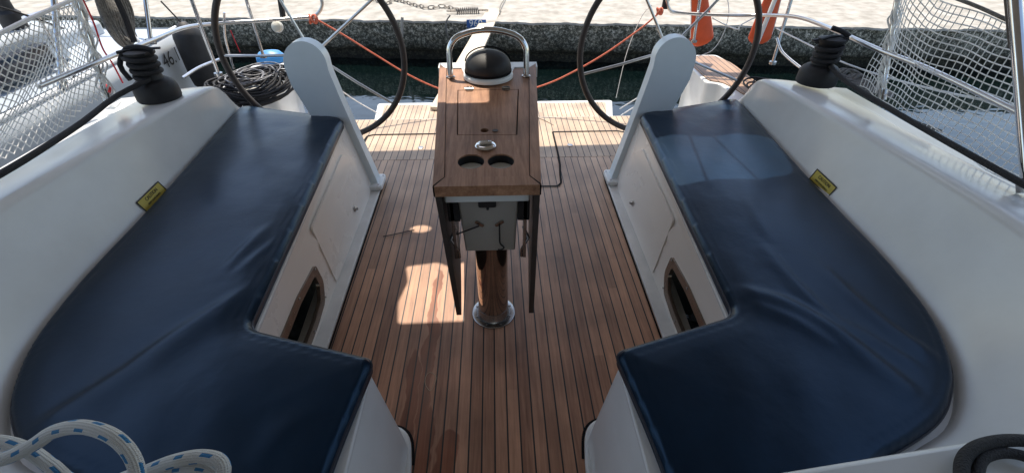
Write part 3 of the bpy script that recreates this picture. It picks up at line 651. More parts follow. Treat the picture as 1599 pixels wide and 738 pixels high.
# grab bar
s = MB(); yb = 2.16; hw = .178
ptsb = [(-hw, .955), (-hw, 1.03), (-hw+.004, 1.085), (-hw+.035, 1.128), (-hw+.09, 1.150), (-.03, 1.160), (.03, 1.160), (hw-.09, 1.150), (hw-.035, 1.128), (hw-.004, 1.085), (hw, 1.03), (hw, .955)]
s.tube(catmull([(TX+x+.003, yb+.10*(z-.95), z) for x, z in ptsb], 6), .0135, 14); s.build('grab_bar', M_chrome, tb, smooth=60)
for sd in (-1, 1):
    s = MB(); s.lathe([(.0, 0), (.021, 0), (.021, .004), (.015, .007), (0, .007)], (TX+.003+sd*hw, yb, tz(yb)), 20); s.build('bar_foot', M_chromed, tb)

# ================================================================== WINCHES + sheet lines
def winch(sd, label):
    c = Vector((-1.84, 2.50, .745)) if sd < 0 else Vector((1.885, 2.60, .745)); root = thing('winch', label, 'winch', c, 'covered coaming winches')
    ax = Matrix.Rotation(R(-2), 3, 'X')
    s = MB(); s.lathe([(.0, 0), (.102, 0), (.107, .012), (.105, .06), (.098, .085), (.080, .100), (.062, .108), (0, .108)], c, 40, ax); s.build('winch_base', M_black, root, smooth=60)
    s = MB(); s.lathe([(.0, .105), (.058, .105), (.050, .15), (.050, .19), (.06, .225), (.070, .235), (.070, .247), (.045, .255), (0, .255)], c, 32, ax); s.build('winch_drum', M_black, root, smooth=50)
    s = MB(); s.tube([c+Vector((-.09, -.02, .252)), c+Vector((-.02, 0, .262)), c+Vector((.10, .03, .256))], .012, 8, flat=.5); s.tube([c+Vector((-.11, .01, .238)), c+Vector((-.02, 0, .25)), c+Vector((.06, -.03, .246))], .012, 8, flat=.5); s.build('stripper_arm', M_black, root)
    return c
wc = {}
wc[-1] = winch(-1, 'black winch on the left coaming, wrapped in black rope, by the 46.1 hull')
wc[1] = winch(1, 'black winch on the right coaming, beside the coil of grey rope')
def braid(path, r, m, name, label, cat='rope', group=None, seg=8):
    s = MB(); s.tube(path, r, seg); o = s.build(name, m, smooth=80); return tag(o, label, cat, group)
for sd in (-1, 1):
    c = wc[sd]; pts = []
    # wraps round the drum, then the tail leading forward along the coaming
    r0 = .062
    n = 54
    for i in range(n):
        a = R(-150+i*22)*(-sd); pts.append(c+Vector((r0*math.cos(a), r0*math.sin(a), .225-.105*i/n)))
    for p in pts[:1]: pass
    if sd < 0:
        tail = [at(182, 150, z=.85), at(130, 190, z=.845), at(60, 236, z=.85), at(0, 272, z=.855), at(-90, 322, z=.86), at(-300, 430, z=.86)]
        head = [c+Vector((-.07, -.05, .12)), c+Vector((-.10, -.03, .19)), c+Vector((-.05, .0, .262)), c+Vector((.03, .0, .268)), c+Vector((.07, .0, .245))]
    else:
        tail = [at(1322, 128, z=.85), at(1400, 176, z=.845), at(1480, 222, z=.85), at(1599, 288, z=.855), at(1700, 340, z=.86), at(1900, 430, z=.86)]
        head = [c+Vector((-.02, .02, .30)), c+Vector((.03, .0, .285)), c+Vector((.07, -.02, .255))]
    path = catmull(head+pts+tail, 3)
    braid(path, .0125, M_blrope, 'sheet_rope', 'thick black rope wound on the %s winch and led forward along the coaming' % ('left' if sd < 0 else 'right'), 'rope', 'black sheets on the coamings', 10)

# ================================================================== LABELS on coaming
def caution(sd, a, b_, c, d):
    """four corners on the coaming wall: a,b top edge, c,d bottom edge (a above c)"""
    root = thing('caution_label', 'small yellow CAUTION label on the %s coaming just above the navy cushion' % ('left' if sd < 0 else 'right'), 'label', tuple((a+b_+c+d)/4), 'caution labels')
    ex = (b_-a); ey = (a-c); nn = ex.cross(ey).normalized()
    if nn.x*sd > 0: nn = -nn
    O = c
    def fn(off): return lambda co: O+ex*co.x+ey*co.y+nn*(off+co.z)
    s = MB(); s.filled([(0, 0), (1, 0), (1, 1), (0, 1)], [], .001, fn(.003)); s.build('label_plate', M_yellow, root)
    s = MB(); s.filled([(-.02, -.04), (1.02, -.04), (1.02, 1.04), (-.02, 1.04)], [(.0, .0), (1, .0), (1, 1), (0, 1)] and [[(.01, .03), (.99, .03), (.99, .95), (.01, .95)]], .001, fn(.0042)); s.build('label_border', M_black, root)
    L = ex.length; H = ey.length
    s = MB(); s.text('CAUTION', .40, lambda co: O+ex*(.52+co.x*H/L*.95)+ey*(.66+co.y)+nn*(.0045+co.z)); s.build('label_text', M_black, root)
    s = MB(); s.text('KEEP CLEAR HANDS', .20, lambda co: O+ex*(.5+co.x*H/L)+ey*(.28+co.y)+nn*(.0045+co.z)); s.build('label_text', M_black, root)
# wall position: foot (1.60,y,.5) towards top
def wallpt(sd, y, z):
    k = (z-.44)/(.785-.44); b_ = 1.60+(y-1.8)*.07; t = 1.735-(y-1.8)*.07
    return Vector((CX+sd*(b_+(t-b_)*k), y, z))
caution(1, wallpt(1, 1.96, .538), wallpt(1, 1.79, .538), wallpt(1, 1.96, .484), wallpt(1, 1.79, .484))
caution(-1, wallpt(-1, 1.79, .532), wallpt(-1, 1.97, .532), wallpt(-1, 1.79, .480), wallpt(-1, 1.97, .480))

# ================================================================== PUSHPIT RAILS
def rail(sd, label, mid, posts, extra):
    root = thing('stern_rail', label, 'railing', (CX+sd*2.0, 3.4, .4), 'stern rails')
    s = MB(); s.tube(catmull(mid, 6), .0125, 12); s.build('rail_tube', M_rail, root, smooth=60)
    for a, b_ in posts:
        s = MB(); s.tube([a, b_], .0125, 10); s.build('post', M_chrome, root, smooth=60)
        d = (b_-a).normalized(); s = MB(); s.tube([a, a+d*.02], .028, 14); s.build('post_foot', M_chromed, root)
    for pth, r_ in extra:
        s = MB(); s.tube(catmull(pth, 6), r_, 10); s.build('lower_tube', M_chrome, root, smooth=60)
rail(-1, 'curved steel stern rail at the left quarter, above the coil of thin black line',
     [at(60, 135, x=-2.02), at(170, 90, x=-2.02), at(240, 62, x=-2.02), at(290, 43, x=-2.05), at(340, 37, y=3.55), at(400, 33, y=3.72), at(470, 28, y=3.88), at(493, 24, y=3.92), at(503, 8, y=3.92), at(498, -12, y=3.92)],
     [(at(412, 90, y=3.95), at(383, -5, y=3.95)), (at(342, 118, y=3.35), at(296, -8, y=3.35)), (at(236, 68, x=-2.05), at(226, -8, x=-2.05))],
     [([at(285, 122, y=3.2), at(312, 105, y=3.4), at(345, 92, y=3.6)], .011), ([at(350, 20, y=3.6), at(352, 60, y=3.6), at(365, 108, y=3.6)], .008)])
rail(1, 'curved steel stern rail at the right quarter, with the orange lifebuoy hung on it',
     [at(1599, 180, x=2.0), at(1450, 108, x=2.0), at(1370, 77, x=2.0), at(1300, 46, x=2.02), at(1245, 27, x=2.1), at(1190, 24, y=3.75), at(1130, 24, y=3.85), at(1060, 20, y=3.95), at(1045, 14, y=3.95), at(1040, -10, y=3.95)],
     [(at(1206, 100, y=3.75), at(1238, -8, y=3.75)), (at(1083, 66, y=3.95), at(1094, -8, y=3.95))],
     [([at(1213, 60, y=3.6), at(1222, 82, y=3.5), at(1250, 106, y=3.3)], .010)])
for (p, nm) in ((at(1040, 2, y=3.97), 'r'),):
    s = MB(); s.tube([p+Vector((0, 0, -.055)), p+Vector((0, 0, .06))], .026, 12); tag(s.build('engine_kill_box', M_black), 'black cylinder fitting at the inboard end of the right stern rail', 'fitting')
s = MB(); s.tube([at(437, -5, y=3.96), at(443, 33, y=3.96)], .022, 10); tag(s.build('black_sleeve', M_black), 'black sleeve standing on the left stern rail near the orange knot', 'sleeve')
# whitish strut on right quarter
s = MB(); s.tube([at(1170, 98, y=3.9), at(1214, -10, y=3.9)], .024, 10, flat=.6); tag(s.build('flagstaff', M_white), 'pale grey staff leaning in front of the right part of the orange lifebuoy', 'staff')
# wires
def wire(pts, r, m, label, cat='wire', name='guard_wire', group=None):
    return braid(catmull(pts, 8), r, m, name, label, cat, group, 6)
wire([at(1213, 45, x=2.08), at(1275, 76, x=2.06), at(1330, 103, x=2.04), at(1450, 138, x=2.02), at(1620, 172, x=2.0)], .005, M_wire, 'white guard wire running from the right stern rail behind the net')
wire([at(962, 153, y=4.95), at(978, 85, y=4.6), at(1000, 30, y=4.2), at(1018, 8, y=3.97)], .0035, M_wire, 'thin white line from the swim platform corner up to the right stern rail', 'line', 'support_line')
wire([at(1135, -6, y=3.9), at(1138, 20, y=3.9), at(1130, 52, y=3.9), at(1113, 78, y=3.9), at(1090, 88, y=3.9)], .0035, M_wire, 'thin white cord looping down beside the orange lifebuoy', 'line', 'thin_cord')
wire([at(1112, 28, y=3.88), at(1135, 40, y=3.88), at(1153, 46, y=3.88), at(1156, 40, y=3.88), at(1180, 27, y=3.88)], .0055, M_net, 'short white cord slung under the right stern rail', 'line', 'thin_cord')
wire([at(968, 170, z=-.30), at(1000, 150, y=4.5), at(1050, 118, y=4.0)], .006, M_wire, 'upper white stay from the swim platform to the right quarter', 'line', 'platform_stay', 'platform stays')
wire([at(970, 180, z=-.30), at(1002, 160, y=4.4), at(1050, 132, y=4.0)], .006, M_wire, 'lower white stay from the swim platform to the right quarter', 'line', 'platform_stay', 'platform stays')
wire([at(592, 178, z=-.30), at(555, 157, y=4.5), at(510, 125, y=4.0)], .006, M_wire, 'white stay from the swim platform to the left quarter', 'line', 'platform_stay', 'platform stays')
# orange gate lines
orl = wire([at(488, 27, y=3.92), at(535, 54, y=3.93), at(585, 85, y=3.94), at(640, 118, y=3.95), at(690, 140, y=3.96), at(740, 152, y=3.96)], .0075, M_orrope, 'orange rope from the left stern rail sagging to behind the table', 'rope', 'stern_rope', 'orange stern ropes')
orr = wire([at(1034, 16, y=3.95), at(1000, 45, y=3.95), at(940, 87, y=3.95), at(880, 120, y=3.95), at(840, 136, y=3.96), at(790, 150, y=3.96)], .0075, M_orrope, 'orange rope from the right stern rail sagging to behind the table', 'rope', 'stern_rope', 'orange stern ropes')
def knot(c, m, par, R_=.022):
    s = MB(); s.tube(catmull([c+Vector((R_*math.sin(t*2)*1.0, R_*math.cos(t*3)*.8, R_*math.sin(t*3+.5)*1.1)) for t in [2*math.pi*i/16 for i in range(16)]], 4, True), .008, 7, closed=True)
    o = s.build('knot', m, par); return o
knot(at(489, 30, y=3.9), M_orrope, orl, .026); knot(at(1030, 18, y=3.93), M_orrope, orr, .02)
# stern lamp
lc = at(433, 42, y=3.85)
root = thing('stern_lamp', 'small round white lamp under the left stern rail', 'lamp', lc)
s = MB(); s.lathe([(0, -.03), (.034, -.03), (.043, -.01), (.043, .008), (0, .008)], lc, 24, Matrix.Rotation(R(70), 3, 'X')); s.build('lamp_housing', M_white, root)
s = MB(); s.lathe([(.040, .008), (.036, .022), (.02, .032), (0, .034)], lc, 24, Matrix.Rotation(R(70), 3, 'X')); s.build('lens', M_lens, root)

# horseshoe lifebuoy
lb = thing('lifebuoy', 'orange horseshoe lifebuoy hung open end down on the right stern rail', 'lifebuoy', (2.05, 4.12, .52))
A0 = at(1096, 70, y=4.12); A1 = at(1092, -20, y=4.12); B0 = at(1183, 68, y=4.12); B1 = at(1212, -20, y=4.12)
path = [A0, A0.lerp(A1, .45), A1, (A1+Vector((.03, 0, .16))), (A1+B1)/2+Vector((0, 0, .27)), B1+Vector((-.03, 0, .16)), B1, B0.lerp(B1, .55), B0]
s = MB(); P_ = catmull(path, 8); rr = [.086+.018*math.cos(2*math.pi*i/(len(P_)-1)*2) for i in range(len(P_))]
rr[0] = .05; rr[-1] = .05; rr[1] = .082; rr[-2] = .082
def flat_tube(s, path, rs, fl):
    n = len(path); rings = []
    for i, p in enumerate(path):
        t = (path[min(i+1, n-1)]-path[max(i-1, 0)]).normalized(); y = Vector((0, 1, 0)); b_ = t.cross(y).normalized()
        rings.append([p+b_*math.cos(a)*rs[i]+y*math.sin(a)*rs[i]*fl for a in [2*math.pi*k/14 for k in range(14)]]+[])
    rows = [r_+[r_[0]] for r_ in rings]; s.grid(rows); s.add(rings[0], [tuple(range(14))]); s.add(rings[-1], [tuple(range(14))])
flat_tube(s, P_, rr, .42); s.build('buoy_pad', M_orange, lb, smooth=60)
s = MB(); s.tube([p+Vector((0, -.004, 0))+Vector((rr[i]*.98*(1 if i > len(P_)/2 else -1), 0, 0)) for i, p in enumerate(P_) if 2 < i < len(P_)-3], .005, 6); s.build('pad_piping', M_wire, lb)

# ================================================================== SAFETY NETS
def netting(name, sd, label, corner, nu, nv, bunch, diag=False):
    """corner: f(a,b)->Vector, a along the rail 0..1, b height 0..1"""
    s = MB(); root = thing(name, label, 'net', tuple(corner(.5, 0)), 'lifeline nets')
    if diag:
        for sg in (1, -1):
            for i in range(-nv, nu+nv+1):
                pts = []
                for j in range(nv*2+1):
                    t = j/(nv*2); a = i/nu+sg*t*nv/nu
                    if -1e-6 <= a <= 1+1e-6: pts.append(corner(a, t))
                if len(pts) > 1: s.tube(pts, .0026, 4)
    else:
        for i in range(nu+1): s.tube([corner(i/nu, j/(nv*2)) for j in range(nv*2+1)], .0026, 4)
        for j in range(nv+1): s.tube([corner(i/(nu*2), j/nv) for i in range(nu*2+1)], .0026, 4)
    for i in range(nu+1):
        for j in range(nv+1):
            p = corner(i/nu, j/nv); s.add([p+Vector((.004, 0, 0)), p+Vector((-.004, 0, 0)), p+Vector((0, .004, 0)), p-Vector((0, .004, 0)), p+Vector((0, 0, .004)), p-Vector((0, 0, .004))],
                  [(0, 2, 4), (2, 1, 4), (1, 3, 4), (3, 0, 4), (2, 0, 5), (1, 2, 5), (3, 1, 5), (0, 3, 5)])
    s.build('mesh_cords', M_net, root)
    for nm, pts, r_ in bunch:
        s = MB(); s.tube(catmull(pts, 6), r_, 7); s.build(nm, M_net if nm != 'edge_rope' else M_wire, root)
    return root
def cornR(a, b):
    # a=0 at the stanchion (y 2.42), a=1 forward; slack hang
    y = 2.40-1.15*(a**1.12); z0 = .80-.045*a; z1 = 1.285+.12*max(0, 1-a*4)
    sag = .030*math.sin(math.pi*a)*(b**1.5); wob = .003*math.sin(a*23+b*5)+.003*math.sin(b*17+a*9)
    t = b; z = z0+(z1-z0)*t-sag+wob
    y += .05*b*(1-a)+.010*math.sin(b*9+a*4)
    return Vector((2.0+.02*math.sin(a*9+b*4)*math.sin(math.pi*b)+.008*math.sin(a*31), y, z))
def cornL(a, b):
    y = 2.40+.12*b*(1-a)-1.27*a; z0 = .80-.05*a; z1 = 1.24-.10*a
    k = .04*math.sin(math.pi*a*2)*math.sin(math.pi*b)
    y2 = y+.35*(b-.5)*(.35+.65*a)*(1-(1-a)**3)  # pulled so that its meshes read as diamonds
    return Vector((-2.03-.03*math.sin(a*8+b*3)*math.sin(math.pi*b), y2+k*.3+.008*math.sin(b*13+a*19), z0+(z1-z0)*b+.012*math.sin(a*17+b*6)+.16*(a-.5)*a*b))
def bunchpts(p, q, n, amp, ph):
    return [p.lerp(q, i/n)+Vector((amp*math.sin(i*2.1+ph), amp*math.cos(i*1.7+ph*2), 0)) for i in range(n+1)]
pr0, pr1 = at(1378, 150, x=2.0), at(1404, -8, x=2.0)
bR = [('bunched_cords', bunchpts(pr0+Vector((0, .01*k, 0)), pr1+Vector((0, .008*k-.02, 0)), 12, .010, k), .0045) for k in range(6)]
netting('safety_net', 1, 'white square-mesh net on the right lifelines against the blue water', cornR, 38, 17, bR)
pl0, pl1 = at(168, 158, x=-2.03), at(118, -6, x=-2.03)
bL = [('bunched_cords', bunchpts(pl0+Vector((0, .012*k-.02, 0)), pl1+Vector((0, .010*k-.03, 0)), 12, .012, k), .0045) for k in range(7)]
bL.append(('edge_rope', [at(0, 52, x=-2.03), at(45, 30, x=-2.03), at(88, 11, x=-2.03), at(116, -2, x=-2.03)], .009)); bL.append(('edge_rope', [at(0, 52, x=-2.03), at(-90, 92, x=-2.03)], .009))
netting('safety_net', -1, 'white diamond-mesh net on the left lifelines in front of the neighbouring hull', cornL, 36, 13, bL, True)
def stanchion(label, a, b_, r_, m=M_chrome):
    root = thing('stanchion', label, 'stanchion', tuple(a)); s = MB(); s.tube([a, b_], r_, 12); s.build('tube', m, root, smooth=60)
    d = (b_-a).normalized(); s = MB(); s.tube([a, a+d*.05], r_*1.6, 12); s.build('socket', M_chromed, root)
stanchion('steel stanchion wrapped in the aft edge of the right net', at(1377, 156, x=2.01), at(1402, -10, x=2.01), .0125)
stanchion('steel stanchion wrapped in the aft edge of the left net', at(168, 160, x=-2.04), at(116, -10, x=-2.04), .0125)
stanchion('steel post standing behind the left net', at(98, 140, x=-2.12), at(83, -10, x=-2.12), .013)
stanchion('thick pale steel tube at the right edge, in front of the net', at(1606, 300, x=1.93), at(1583, -14, x=1.93), .020)
s = MB(); s.tube([at(1582, 74, x=1.95), at(1574, -10, x=1.95)], .013, 10); tag(s.build('strap_end', M_rim), 'dark strap hanging beside the thick steel tube at the right edge', 'strap')
wire([at(1470, -10, x=2.0), at(1520, 8, x=2.0), at(1576, 33, x=2.0), at(1620, 52, x=2.0)], .0075, M_grrope, 'grey rope along the top of the right net', 'rope', 'net_top_rope')
wire([at(-10, 8, x=-2.3), at(40, 24, x=-2.3), at(100, 45, x=-2.3)], .005, M_blrope, 'dark line crossing above the left net', 'line', 'guard_wire')
wire([at(125, -6, x=-2.14), at(138, 45, x=-2.14), at(152, 92, x=-2.14), at(163, 140, x=-2.12), at(168, 150, x=-2.12)], .0045, M_redrope, 'red line hanging from above nearest to the left net', 'line', 'hanging_line', 'red lines by the left net')
rl = wire([at(127, -6, x=-2.12), at(146, 35, x=-2.12), at(160, 75, x=-2.12), at(176, 100, x=-2.12), at(192, 130, x=-2.10)], .0045, M_redrope, 'red line hanging from above nearest to the left winch', 'line', 'hanging_line', 'red lines by the left net')
k_ = knot(at(165, 140, x=-2.1), M_redrope, None, .018); k_.name = 'rope_knot'; tag(k_, 'red and orange knot at the foot of the red lines', 'knot')
# grey rope hank hanging left
hk = thing('rope_hank', 'grey rope hank hanging above the left winch beside the red lines', 'rope', at(188, 40, x=-2.2))
s = MB(); random.seed(5)
for k in range(9):
    o_ = (k-4)*4.0
    s.tube(catmull([at(160+o_*.8, -12, x=-2.2-.01*k), at(172+o_*.9, 20, x=-2.22), at(182+o_*.8, 45+random.uniform(-4, 4), x=-2.2-.006*k), at(197+o_*.5, 66+random.uniform(-4, 6), x=-2.2), at(203+o_*.3, 60, x=-2.24), at(190+o_, 20, x=-2.26), at(176+o_, -12, x=-2.26)], 5), .0105, 7)
s.build('rope_turns', M_grrope, hk)
s = MB(); s.tube([at(178, -12, x=-2.15), at(196, 28, x=-2.15), at(210, 66, x=-2.15)], .016, 8); s.build('dark_tail', M_blrope, hk)

# ================================================================== COILS
random.seed(11)
def coil(name, label, c, rx, ry, n, r_, m, hgt, sw=.25, group=None):
    s = MB(); pts = []
    for i in range(n*14):
        a = 2*math.pi*i/14; j = math.sin(a*.13+1)*.5+.5; k = .72+.28*math.sin(i*.37)+random.uniform(-.03, .03)
        pts.append(Vector((c[0]+rx*k*math.cos(a)+.03*math.sin(i*.11), c[1]+ry*k*math.sin(a)+.03*math.cos(i*.07), c[2]+r_+hgt*(i/(n*14))*(1+.3*math.sin(a*2))+random.uniform(0, .006))))
    s.tube(catmull(pts, 2), r_, 6); return tag(s.build(name, m, smooth=80), label, 'rope', group)
# black/silver line coil on the left quarter
coil('rope_coil', 'large untidy coil of thin black line on the left quarter deck', (-1.86, 3.52, .385), .30, .36, 26, .0075, M_blrope, .10)
coil('rope_coil', 'thin grey and silver line lying on top of the black coil at the left quarter', (-1.90, 3.62, .48), .20, .22, 6, .0045, mat('silver_cord', (.34, .34, .36), .5, col2=(.08, .08, .09), vscale=40), .03)
# blue cover behind
s = MB(); s.lathe([(0, 0), (.13, 0), (.125, .04), (.09, .075), (0, .09)], (-2.02, 4.30, .39), 28, None, 0, .8); tag(s.build('blue_bucket_lid', M_blue, smooth=60), 'bright blue dome behind the black coil at the left quarter', 'cover')
# right quarter: dark lines
coil('rope_coil', 'dark thin line lying on the right quarter deck behind the coaming', (2.0, 3.22, .43), .12, .22, 7, .007, M_blrope, .04)
# grey hank beside right winch
s = MB(); random.seed(4)
for k in range(9):
    b0 = at(1300+k*5, 118+k*3, z=.765); 
    s.tube(catmull([b0, b0+Vector((.06, .02, .03+.008*(k % 3))), b0+Vector((.12, -.04, .02)), b0+Vector((.10, -.12, .012)), b0+Vector((.03, -.08, .02)), b0+Vector((-.02, -.02, .015+.006*(k % 2)))], 5), .009, 7)
tag(s.build('rope_hank', M_grrope), 'coiled grey rope lying on the right coaming beside the winch', 'rope')
# tail of the grey rope along the coaming
wire([at(1350, 150, z=.77), at(1385, 168, z=.765), at(1430, 190, z=.765), at(1470, 205, z=.765)], .007, M_grrope, 'grey rope tail lying along the right coaming under the black rope', 'rope', 'rope_tail')

# black line coil at bottom right, on the bulkhead
s = MB()
s.tube(catmull([at(1502, 760, z=.87), at(1503, 722, z=.87), at(1520, 700, z=.872), at(1560, 688, z=.872), at(1610, 688, z=.872), at(1680, 700, z=.87)], 8), .0115, 10)
s.tube(catmull([at(1525, 760, z=.868), at(1530, 722, z=.868), at(1552, 708, z=.868), at(1585, 708, z=.868), at(1625, 722, z=.868), at(1660, 745, z=.868)], 8), .010, 10)
tag(s.build('rope_coil', M_blrope), 'thick black rope coiled on the white bulkhead in the near right corner', 'rope')
s = MB(); p = at(1588, 604, x=1.60); s.filled([(0, 0), (.045, .05), (.09, .03), (.09, -.012), (.03, -.03)], [], .02, lambda co: p+Vector((co.z, -co.x*.9, co.y))); tag(s.build('winch_handle_pocket', M_black, bevel=.003), 'small black fitting on the right coaming by the edge of the photo', 'fitting')

# white rope with blue flecks, near left
def fleck_mat():
    m = mat('flecked_rope', (.66, .66, .64), .8, bump=.0)
    n = m.node_tree.nodes; l = m.node_tree.links; b = n['Principled BSDF']
    at_ = n.new('ShaderNodeAttribute'); at_.attribute_name = 'UVMap'; at_.attribute_type = 'GEOMETRY'
    uv = n.new('ShaderNodeUVMap'); uv.uv_map = 'UVMap'; sp = n.new('ShaderNodeSeparateXYZ'); l.new(uv.outputs[0], sp.inputs[0])
    def M(op, a, b_=None):
        k = n.new('ShaderNodeMath'); k.operation = op
        for i, v in enumerate((a, b_)):
            if v is None: continue
            if isinstance(v, (int, float)): k.inputs[i].default_value = v
            else: l.new(v, k.inputs[i])
        return k.outputs[0]
    row = M('MULTIPLY', sp.outputs[1], 4.0); ri = M('FLOOR', row); rf = M('FRACT', row)
    ln = M('ADD', M('DIVIDE', sp.outputs[0], .050), M('MULTIPLY', ri, .5)); lf = M('FRACT', M('ADD', ln, M('MULTIPLY', rf, .18)))
    f = M('MULTIPLY', M('LESS_THAN', lf, .36), M('LESS_THAN', M('ABSOLUTE', M('SUBTRACT', rf, .5)), .17))
    f = M('MULTIPLY', f, M('LESS_THAN', M('FRACT', M('MULTIPLY', ri, .5)), .9))
    mx = n.new('ShaderNodeMix'); mx.data_type = 'RGBA'; l.new(f, mx.inputs[0]); mx.inputs[6].default_value = (.62, .62, .60, 1); mx.inputs[7].default_value = (.03, .20, .42, 1)
    # braid relief
    u1 = M('SINE', M('ADD', M('MULTIPLY', sp.outputs[0], 1100), M('MULTIPLY', sp.outputs[1], 50.265))); u2 = M('SINE', M('SUBTRACT', M('MULTIPLY', sp.outputs[0], 1100), M('MULTIPLY', sp.outputs[1], 50.265)))
    h = M('MULTIPLY', u1, u2); bp = n.new('ShaderNodeBump'); bp.inputs['Strength'].default_value = .7; bp.inputs['Distance'].default_value = .0012
    l.new(h, bp.inputs['Height']); l.new(bp.outputs[0], b.inputs['Normal'])
    l.new(mx.outputs[2], b.inputs['Base Color']); return m
def uvrope(path, r_, seg, m, name, label):
    """rope with a UV map: u = metres along, v = turn round"""
    path = catmull(path, 10); s = MB(); s.tube(path, r_, seg); 
    L = [0]
    for i in range(1, len(path)): L.append(L[-1]+(path[i]-path[i-1]).length)
    o = s.build(name, m, smooth=80); me = o.data; uvl = me.uv_layers.new(name='UVMap')
    n = len(path)
    for p in me.polygons:
        vs = list(p.vertices); ks = [v % seg for v in vs]; wrap = 0 in ks and seg-1 in ks
        for li, v in zip(p.loop_indices, vs):
            k = v % seg; i = min(v//seg, n-1); kk = seg if (wrap and k == 0) else k
            uvl.data[li].uv = (L[i], kk/seg)
    return o
FM = fleck_mat()
rp = [(-75, 720, .94), (0, 712, .93), (50, 690, .95), (85, 668, .98), (130, 661, 1.0), (175, 675, 1.0), (205, 705, .98), (216, 745, .95), (210, 800, .90), (150, 830, .88), (60, 815, .88), (-30, 775, .90), (-90, 720, .91), (-70, 690, .92), (0, 684, .92), (45, 698, .91), (80, 722, .90), (110, 745, .885), (160, 752, .885), (215, 735, .89),
      (265, 716, .92), (310, 707, .94), (340, 712, .94), (349, 728, .93), (338, 752, .91), (290, 790, .88)]
o = uvrope([at(a, b_+5, z=c) for a, b_, c in rp], .0115, 16, FM, 'flecked_rope', ''); tag(o, 'white braided rope with blue flecks looping over the near left corner', 'rope')
o = uvrope([at(a, b_+5, z=c) for a, b_, c in [(150, 760, .87), (210, 735, .875), (260, 728, .885), (300, 722, .905), (330, 726, .91), (345, 748, .90), (330, 790, .875)]], .0115, 16, FM, 'flecked_rope', ''); tag(o, 'short lower length of blue-flecked white rope at the bottom edge', 'rope')

# rubber band on the floor
c = at(672, 595, z=.004)
s = MB(); s.tube([c+Vector((.022*math.cos(a)+.004*math.sin(2*a), .044*math.sin(a)+.004*math.cos(3*a), .0)) for a in [2*math.pi*i/30 for i in range(30)]], .0013, 6, closed=True)
tag(s.build('rubber_band', mat('rubber_band', (.45, .33, .22), .5)), 'thin pale rubber band lying on the teak floor', 'rubber band')
wire([at(598, 369, z=.006), at(618, 365, z=.008), at(640, 360, z=.006), at(647, 358, z=.006)], .0028, M_blrope, 'short thin black line on the floor left of the table', 'cord', 'floor_dark_line')  # thin black tube laid flat on the floor
wire([at(836, 183, z=.002), at(850, 188, z=.004), at(865, 196, z=.002)], .002, M_blrope, 'very thin dark line on the bleached teak right of the table', 'string', 'aft_dark_line')  # very thin dark tube on the aft teak

# ================================================================== PASSERELLE, chain, number on the quay
ps = thing('gangplank', 'bare wooden gangplank from the quay down to the swim platform', 'gangplank', (-.35, 6.5, -.2))
a0, a1 = Vector((-.09, 8.35, QT+.008)), Vector((.115, 8.22, QT+.008)); b0 = Vector((-.735, 4.86, -.335)); wdt = .31
d_ = (Vector((.012, 8.28, QT+.01))-Vector((-.58, 4.84, -.335))); L = d_.length; t = d_.normalized(); n_ = Vector((t.y, -t.x, 0)).normalized(); uz = n_.cross(t)
S0 = Vector((-.58, 4.84, -.335)); hwid = .15
s = MB(); vs = []
for q, hw_ in ((0, .15), (1, .115)):
    for sx in (-1, 1):
        for sz in (0, .035): vs.append(S0+t*(L*q)+n_*sx*hw_+Vector((0, 0, sz)))
s.add(vs, [(0, 1, 3, 2), (4, 6, 7, 5), (0, 4, 5, 1), (2, 3, 7, 6), (1, 5, 7, 3), (0, 2, 6, 4)]); s.build('board', M_plank, ps, bevel=.004)
s = MB(); s.tube(catmull([at(780, 18, z=QT+.05), at(782, 8, z=QT+.06), at(790, -4, z=QT+.03)], 4), .008, 6); s.build('lashing', M_grrope, ps)
# chain along the quay edge
random.seed(9)
ch = thing('mooring_chain', 'rusty mooring chain lying along the quay edge left of the gangplank', 'chain', at(660, 14, z=QT))
pathc = catmull([at(x, y, z=QT+.012) for x, y in [(560, -4), (604, 6), (612, 1), (630, 4), (650, 10), (668, 14), (690, 12), (705, 14), (716, 18)]], 12)
acc = 0; last = pathc[0]; i = 0; k = 0
for p, q in zip(pathc[:-1], pathc[1:]):
    acc += (q-p).length
    if acc > .085:
        acc = 0; tt = (q-p).normalized(); sd = Vector((-tt.y, tt.x, 0)) if k % 2 == 0 else Vector((0, 0, 1)); cpt = p+Vector((0, 0, .012+random.uniform(0, .012)))
        s = MB(); s.tube([cpt+tt*.062*math.cos(a)+sd*.026*math.sin(a) for a in [2*math.pi*j/14 for j in range(14)]], .0085, 6, closed=True); s.build('link', M_rust, ch); k += 1
        if k > 60: break
sp = thing('mooring_spring', 'coiled steel mooring spring lying on the quay edge by the gangplank', 'spring', at(738, 17, z=QT))
a_, b_ = at(712, 17, z=QT+.05), at(748, 16, z=QT+.05)
s = MB(); ax = (b_-a_); L = ax.length; ax.normalize(); sd = Vector((-ax.y, ax.x, 0))
s.tube([a_+ax*L*i/110+sd*.042*math.cos(i*2*math.pi/10)+Vector((0, 0, .042*math.sin(i*2*math.pi/10))) for i in range(111)], .009, 6); s.build('coil_spring', M_rust, sp)
for e, dd in ((a_, -1), (b_, 1)):
    s = MB(); s.tube([e+ax*dd*(.07+.08*math.cos(a))+sd*.04*math.sin(a) for a in [2*math.pi*j/14 for j in range(14)]], .009, 6, closed=True); s.build('shackle', M_rust, sp)
wire([at(703, 24, y=qy(-.8)-.06), at(697, 34, y=qy(-.8)-.09), at(697, 48, y=qy(-.8)-.08), at(701, 60, y=qy(-.8)-.07)], .012, M_grrope, 'short grey rope end hanging down the quay wall under the chain', 'rope', 'rope_end')
np_ = thing('berth_number', 'blue painted number plate high on the quay wall beside the gangplank', 'sign', at(745, 38, y=qy(-.3)-.06))
